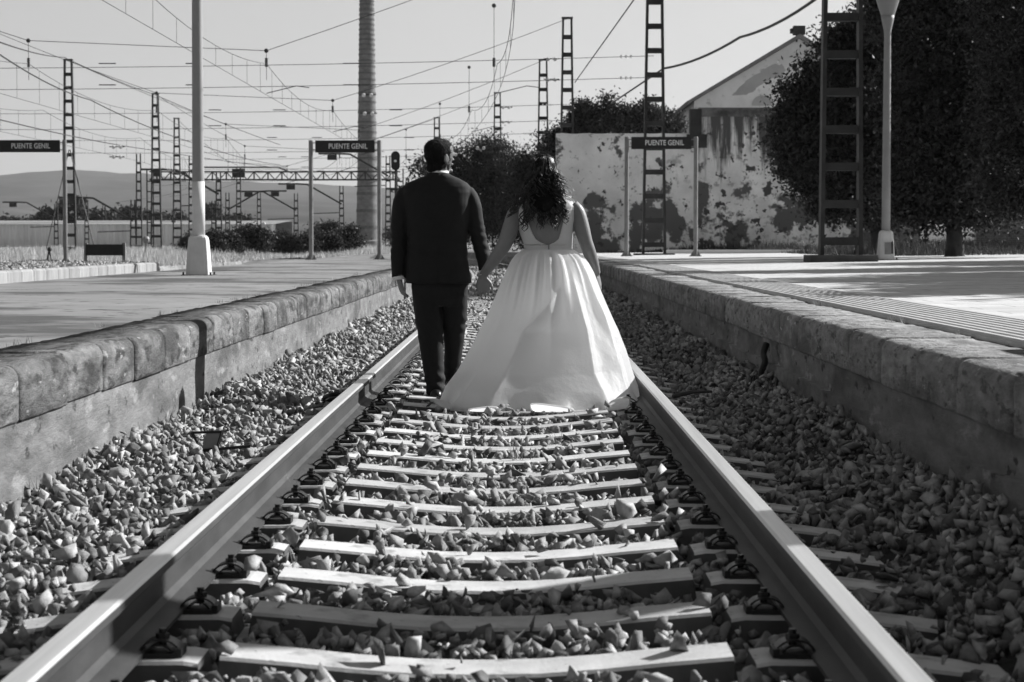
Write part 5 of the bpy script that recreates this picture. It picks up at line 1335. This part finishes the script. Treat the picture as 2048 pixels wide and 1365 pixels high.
            p_.z = z0 * (1 - u1) ** 1.1 + 0.016 * (1 - (1 - u1) ** 1.1) + rise * (1 - math.cos(u2 * 1.57))
            out_.append(tuple(p_))
        return out_
    for q in range(1, NH + 1): rings.append(hem(q / NH))
    sk.loft(rings, False)
    me = sk.mesh('skirt', M['gown'], True); so3 = link('skirt', me, o)
    ed_ = MB(); ed_.tube(rings[-1] + [rings[-1][0]], 0.0055, 6, False); ed_.obj('hem_piping', M['gown'], so3, smooth=True)
    # ------- hair
    hb = MB()
    hb.ball((hc.x, hc.y - 0.012, hc.z + 0.006), (0.080, 0.102, 0.110), 24, 14)
    rows(hb, [(350, 1062, 1121, 0.11, 0.02), (370, 1050, 1126, 0.125, 0.03), (390, 1048, 1127, 0.135, 0.03), (404, 1054, 1124, 0.135, 0.0, -0.02), (414, 1064, 1114, 0.13, -0.03, -0.03), (422, 1078, 1104, 0.122, -0.06, -0.04)], YB - 0.01, 2.1)
    hr = fuse(hb, 'hair', M['hairbase'], o, 0.007, 4, disp=lambda c_: 0.012 * noise.noise(Vector((c_.x * 38, c_.y * 30, c_.z * 9))) + 0.006 * noise.noise(c_ * 60))
    g = random.Random(4); lk = MB()
    def lock(x0, y0, z0, x1, y1, z1, rad_, turns, r0, ph):
        pts, rs = [], []; N_ = 46
        for i in range(N_ + 1):
            u = i / N_; c_ = Vector((x0 + (x1 - x0) * u ** 1.3, y0 + (y1 - y0) * u, z0 + (z1 - z0) * u)); rr = rad_ * smooth(0.25, 0.8, u); a_ = ph + turns * 2 * math.pi * u ** 1.15
            pts.append(c_ + Vector((rr * math.cos(a_), rr * math.sin(a_) * 0.8, 0))); rs.append(r0 * (0.65 + 0.5 * math.sin(math.pi * min(1, u * 1.05))) * (1 if u < 0.93 else 1 - (u - 0.93) * 8))
        lk.tube(pts, rs, 5)
    kx = YB / F
    ends = [(1043, 458, 5), (1052, 450, 5), (1075, 452, 5), (1082, 444, 4), (1110, 456, 5), (1102, 446, 5), (1132, 438, 5), (1128, 425, 4), (1030, 425, 4), (1020, 432, 3), (1035, 405, 4), (1060, 435, 5), (1092, 436, 5), (1118, 430, 5), (1127, 400, 4), (1018, 418, 3), (1040, 392, 4), (1066, 425, 5), (1133, 385, 4), (1131, 370, 4), (1122, 415, 5), (1100, 428, 5), (1050, 420, 5), (1080, 425, 5), (1136, 400, 3), (1070, 440, 4)]
    for i in range(260):
        ex, ey, sp = ends[i % len(ends)] if i < 95 else (g.uniform(1054, 1124), g.uniform(372, 412), 4)
        ex += g.gauss(0, sp * 0.7); ey += g.gauss(0, 6)
        a_ = g.uniform(-1, 1); th = math.pi * 1.5 + a_ * 1.5
        x0 = hc.x + 0.078 * math.cos(th) * g.uniform(0.3, 1.0); y0 = hc.y - 0.012 + 0.10 * math.sin(th) * g.uniform(0.5, 1); z0 = hc.z + g.uniform(-0.02, 0.10)
        if z0 > hc.z + 0.06: x0 = hc.x + (x0 - hc.x) * 0.55
        if (ex - 1090) * (x0 - hc.x) < 0: x0 = hc.x - (x0 - hc.x) * 0.7
        e_ = P(ex, ey, YB - g.uniform(0.115, 0.155))
        lock(x0, min(y0, YB + 0.02) - 0.004, z0, e_.x, e_.y, e_.z, g.uniform(0.008, 0.016), g.uniform(2.2, 4.2), g.uniform(0.0024, 0.0042), g.uniform(0, 6.28))
    for (ex, ey) in [(1042, 456), (1050, 462), (1046, 450), (1060, 446), (1078, 454), (1084, 458), (1090, 444), (1108, 458), (1113, 452), (1104, 440), (1131, 440), (1134, 430), (1129, 448), (1028, 428), (1020, 436), (1016, 424), (1037, 415), (1068, 438), (1120, 436), (1097, 436)]:
        for q in range(2):
            e_ = P(ex + g.gauss(0, 2), ey + g.gauss(0, 2), YB - 0.135); x0 = hc.x + (e_.x - hc.x) * 0.75; lock(x0, YB - 0.11, hc.z - 0.10 + g.uniform(-.03, .03), e_.x, e_.y, e_.z, g.uniform(0.012, 0.018), g.uniform(2.6, 3.8), g.uniform(0.0038, 0.0052), g.uniform(0, 6.28))
    lk.obj('curls', M['hair'], hr, smooth=True, fix=False)
    # flyaway thin hairs
    fl = MB()
    for i in range(150):
        a_ = g.uniform(-1.5, 1.5); s = 1 if a_ > 0 else -1; x0 = hc.x + 0.08 * math.sin(a_); z0 = hc.z + 0.1 * math.cos(a_) * 0.9
        L_ = g.uniform(0.06, 0.2); p_ = Vector((x0, YB - g.uniform(0, 0.1), z0 - g.uniform(0, 0.12))); d_ = Vector((s * g.uniform(0.1, 0.9), -0.1, -1)); pts = []
        for q in range(9): pts.append(p_ + d_.normalized() * L_ * q / 8 + Vector((s * 0.012 * math.sin(q * 1.1 + i), 0, 0)))
        fl.tube(pts, 0.0006, 3)
    fl.obj('flyaway_hair', M['hair'], hr, fix=False)
    br = MB(); c_ = P(967, 549, YB + 0.18); br.tube([c_ + Vector((0.028 * math.cos(a), 0.028 * math.sin(a), 0.004 * math.cos(a))) for a in [2 * math.pi * q / 16 for q in range(17)]], 0.0022, 5); br.obj('bracelet', M['insul'], o)
    return o
bride()

# ---------------------------------------------------------------- odds and ends by the track
def hose_on_wall():
    m_ = MB(); y0 = 4210 * 1.65 / (1547 - 1042); x = XR - 0.02
    pts = [(x - 0.02, y0 + 0.05, 0.36), (x - 0.045, y0, 0.30), (x - 0.04, y0 - 0.06, 0.25), (x - 0.06, y0 - 0.02, 0.17), (x - 0.05, y0 - 0.05, 0.10), (x - 0.08, y0 - 0.1, 0.06)]
    m_.tube(resample(pts, 4), 0.022, 7); tag(m_.obj('hose', M['rubber'], None, smooth=True), 'black rubbery hose end hanging down the right platform wall', 'hose')
    s = MB(); p0, p1 = Vector((0.105 + (1347 - 1042) / F * 13.2, 13.2, 0.06)), Vector((0.105 + (1425 - 1042) / F * 13.25, 13.25, 0.085)); mid = p0.lerp(p1, 0.5) + Vector((0, 0.02, 0.012))
    s.tube([p0, mid, p1], [0.016, 0.013, 0.008], 7); tag(s.obj('stick', M['wood'], None, smooth=True), 'dark broken stick lying on the ballast right of the gown', 'stick')
    h = MB(); k = [(645, 803, 0.04), (670, 799, 0.05), (700, 797, 0.06), (700, 790, 0.09), (665, 790, 0.10), (648, 796, 0.06), (652, 803, 0.03)]
    pts = [(0.105 + (px - 1042) / F * Y, Y, z) for px, py, z in k for Y in [F * (1.03 - z) / (py - 484)]]; h.tube(resample(pts, 4), 0.014, 7); tag(h.obj('cable_loop', M['rubber'], None, smooth=True), 'loop of black cable on the ballast left of the left rail', 'cable')
    b = MB(); Y = F * 0.98 / (895 - 484); x = 0.105 + (405 - 1042) / F * Y
    t = empty('scrap_bracket', (x, Y, 0.03)); tag(t, 'bent sheet metal scrap standing in the ballast near the left wall', 'scrap metal')
    b.add([(-0.02, 0, -0.03), (0.045, 0.0, -0.03), (0.075, 0.02, 0.085), (0.01, 0.02, 0.085)], [(0, 1, 2, 3)]); b.add([(-0.02, 0.004, -0.03), (0.045, 0.004, -0.03), (0.075, 0.024, 0.085), (0.01, 0.024, 0.085)], [(3, 2, 1, 0)]); b.obj('plate', M['signpost'], t)
    c = MB(); c.bar((-0.06, 0.02, 0.085), (0.085, 0.02, 0.09), 0.012); c.bar((-0.06, 0.02, 0.085), (-0.03, 0.0, 0.04), 0.010); c.bar((0.085, 0.02, 0.09), (0.06, 0.0, 0.0), 0.010); c.bar((-0.05, -0.02, 0.0), (0.22, 0.02, 0.02), 0.014); c.obj('rod', M['rubber'], t)
hose_on_wall()
def bench():  # out of view, added for the shade it throws on the coping
    """unseen bench added just outside the frame to lay shade on the near coping"""
    t = empty('added_shade_bench', (3.25, 8.35, zr(3.25))); tag(t, 'unseen bench added outside the frame to shade the near right coping', 'bench')
    m_ = MB(); m_.box((0, 0, 0.44), (0.5, 2.0, 0.08)); m_.obj('seat', M['paintdark'], t)
    m_ = MB(); m_.box((0.26, 0, 0.72), (0.07, 2.0, 0.42)); m_.obj('backrest', M['paintdark'], t)
    for y in (-0.75, 0.75):
        m_ = MB(); m_.box((0, y, 0.2), (0.42, 0.14, 0.40)); m_.obj('leg', M['paintdark'], t)
bench()
lattice_mast('catenary_mast', 6.3, 9.1, 0.64, 9.6, 0.72, 0.50, 'unseen lattice mast added outside the frame to shade the near sleepers', npan=16, depth=0.34, thick=2.0)  # added out of view, thickened so its shadow band is broad
print('OBJECTS', len(bpy.data.objects), 'TRIS', sum(len(m.polygons) for m in bpy.data.meshes))
def weeds():
    g = np.random.default_rng(12); V = []; n_ = 0
    spots = [(XL + g.uniform(0.02, 0.12), g.uniform(8, 40), 0.03) for _ in range(70)] + [(XR - g.uniform(0.02, 0.10), g.uniform(7.5, 40), 0.10) for _ in range(60)]
    spots += [(g.uniform(-1.8, 1.7), g.uniform(6, 30), 0.0) for _ in range(60)] + [(XL - 0.37 - g.uniform(0, 0.06), g.uniform(9, 50), ZL) for _ in range(60)] + [(XR + 0.40 + g.uniform(0, 0.05), g.uniform(8, 50), ZR) for _ in range(50)]
    spots = [s for s in spots if not (12.2 < s[1] < 14.2 and abs(s[0]) < 0.9)]
    for (x, y, z) in spots:
        k = int(g.integers(4, 16)); h = g.uniform(0.03, 0.13) * (0.5 if z > 0.5 else 1)
        for _ in range(k):
            a = g.uniform(0, 6.28); l_ = h * g.uniform(0.5, 1.2); b = np.array([xc(y) + x + g.normal(0, 0.02), y + g.normal(0, 0.03), z - 0.01]); t_ = b + np.array([math.cos(a) * l_ * 0.5, math.sin(a) * l_ * 0.5, l_]); w2 = np.array([-math.sin(a), math.cos(a), 0]) * 0.0022
            V += [b - w2, b + w2, t_]
    V = np.array(V); o = link('weeds', np_mesh('weeds', V, np.arange(len(V)).reshape(-1, 3), M['weed'])); tag(o, 'sparse dry weeds sprouting from the ballast and the platform joints', 'weeds', kind='stuff')
M['weed'] = leaf_mat('dry_weed', 0.25, 0.5)
weeds()
# ---------------------------------------------------------------- air
hz = MB(); hz.box((0, 4400, 600), (19500, 9600, 1203)); ho = hz.obj('haze', None); hm = bpy.data.materials.new('haze'); hm.use_nodes = True
n = hm.node_tree; n.nodes.remove(n.nodes["Principled BSDF"]); pv = n.nodes.new("ShaderNodeVolumePrincipled"); pv.inputs["Color"].default_value = (0.95, 0.95, 0.95, 1)
pv.inputs["Density"].default_value = 0.00006; pv.inputs["Anisotropy"].default_value = 0.3
n.links.new(pv.outputs[0], n.nodes["Material Output"].inputs["Volume"]); ho.data.materials.append(hm)
tag(ho, 'thin even haze softening the far ridge', 'haze', kind='stuff'); S.cycles.volume_bounces = 0; S.cycles.volume_step_rate = 10
print('OBJECTS', len(bpy.data.objects))
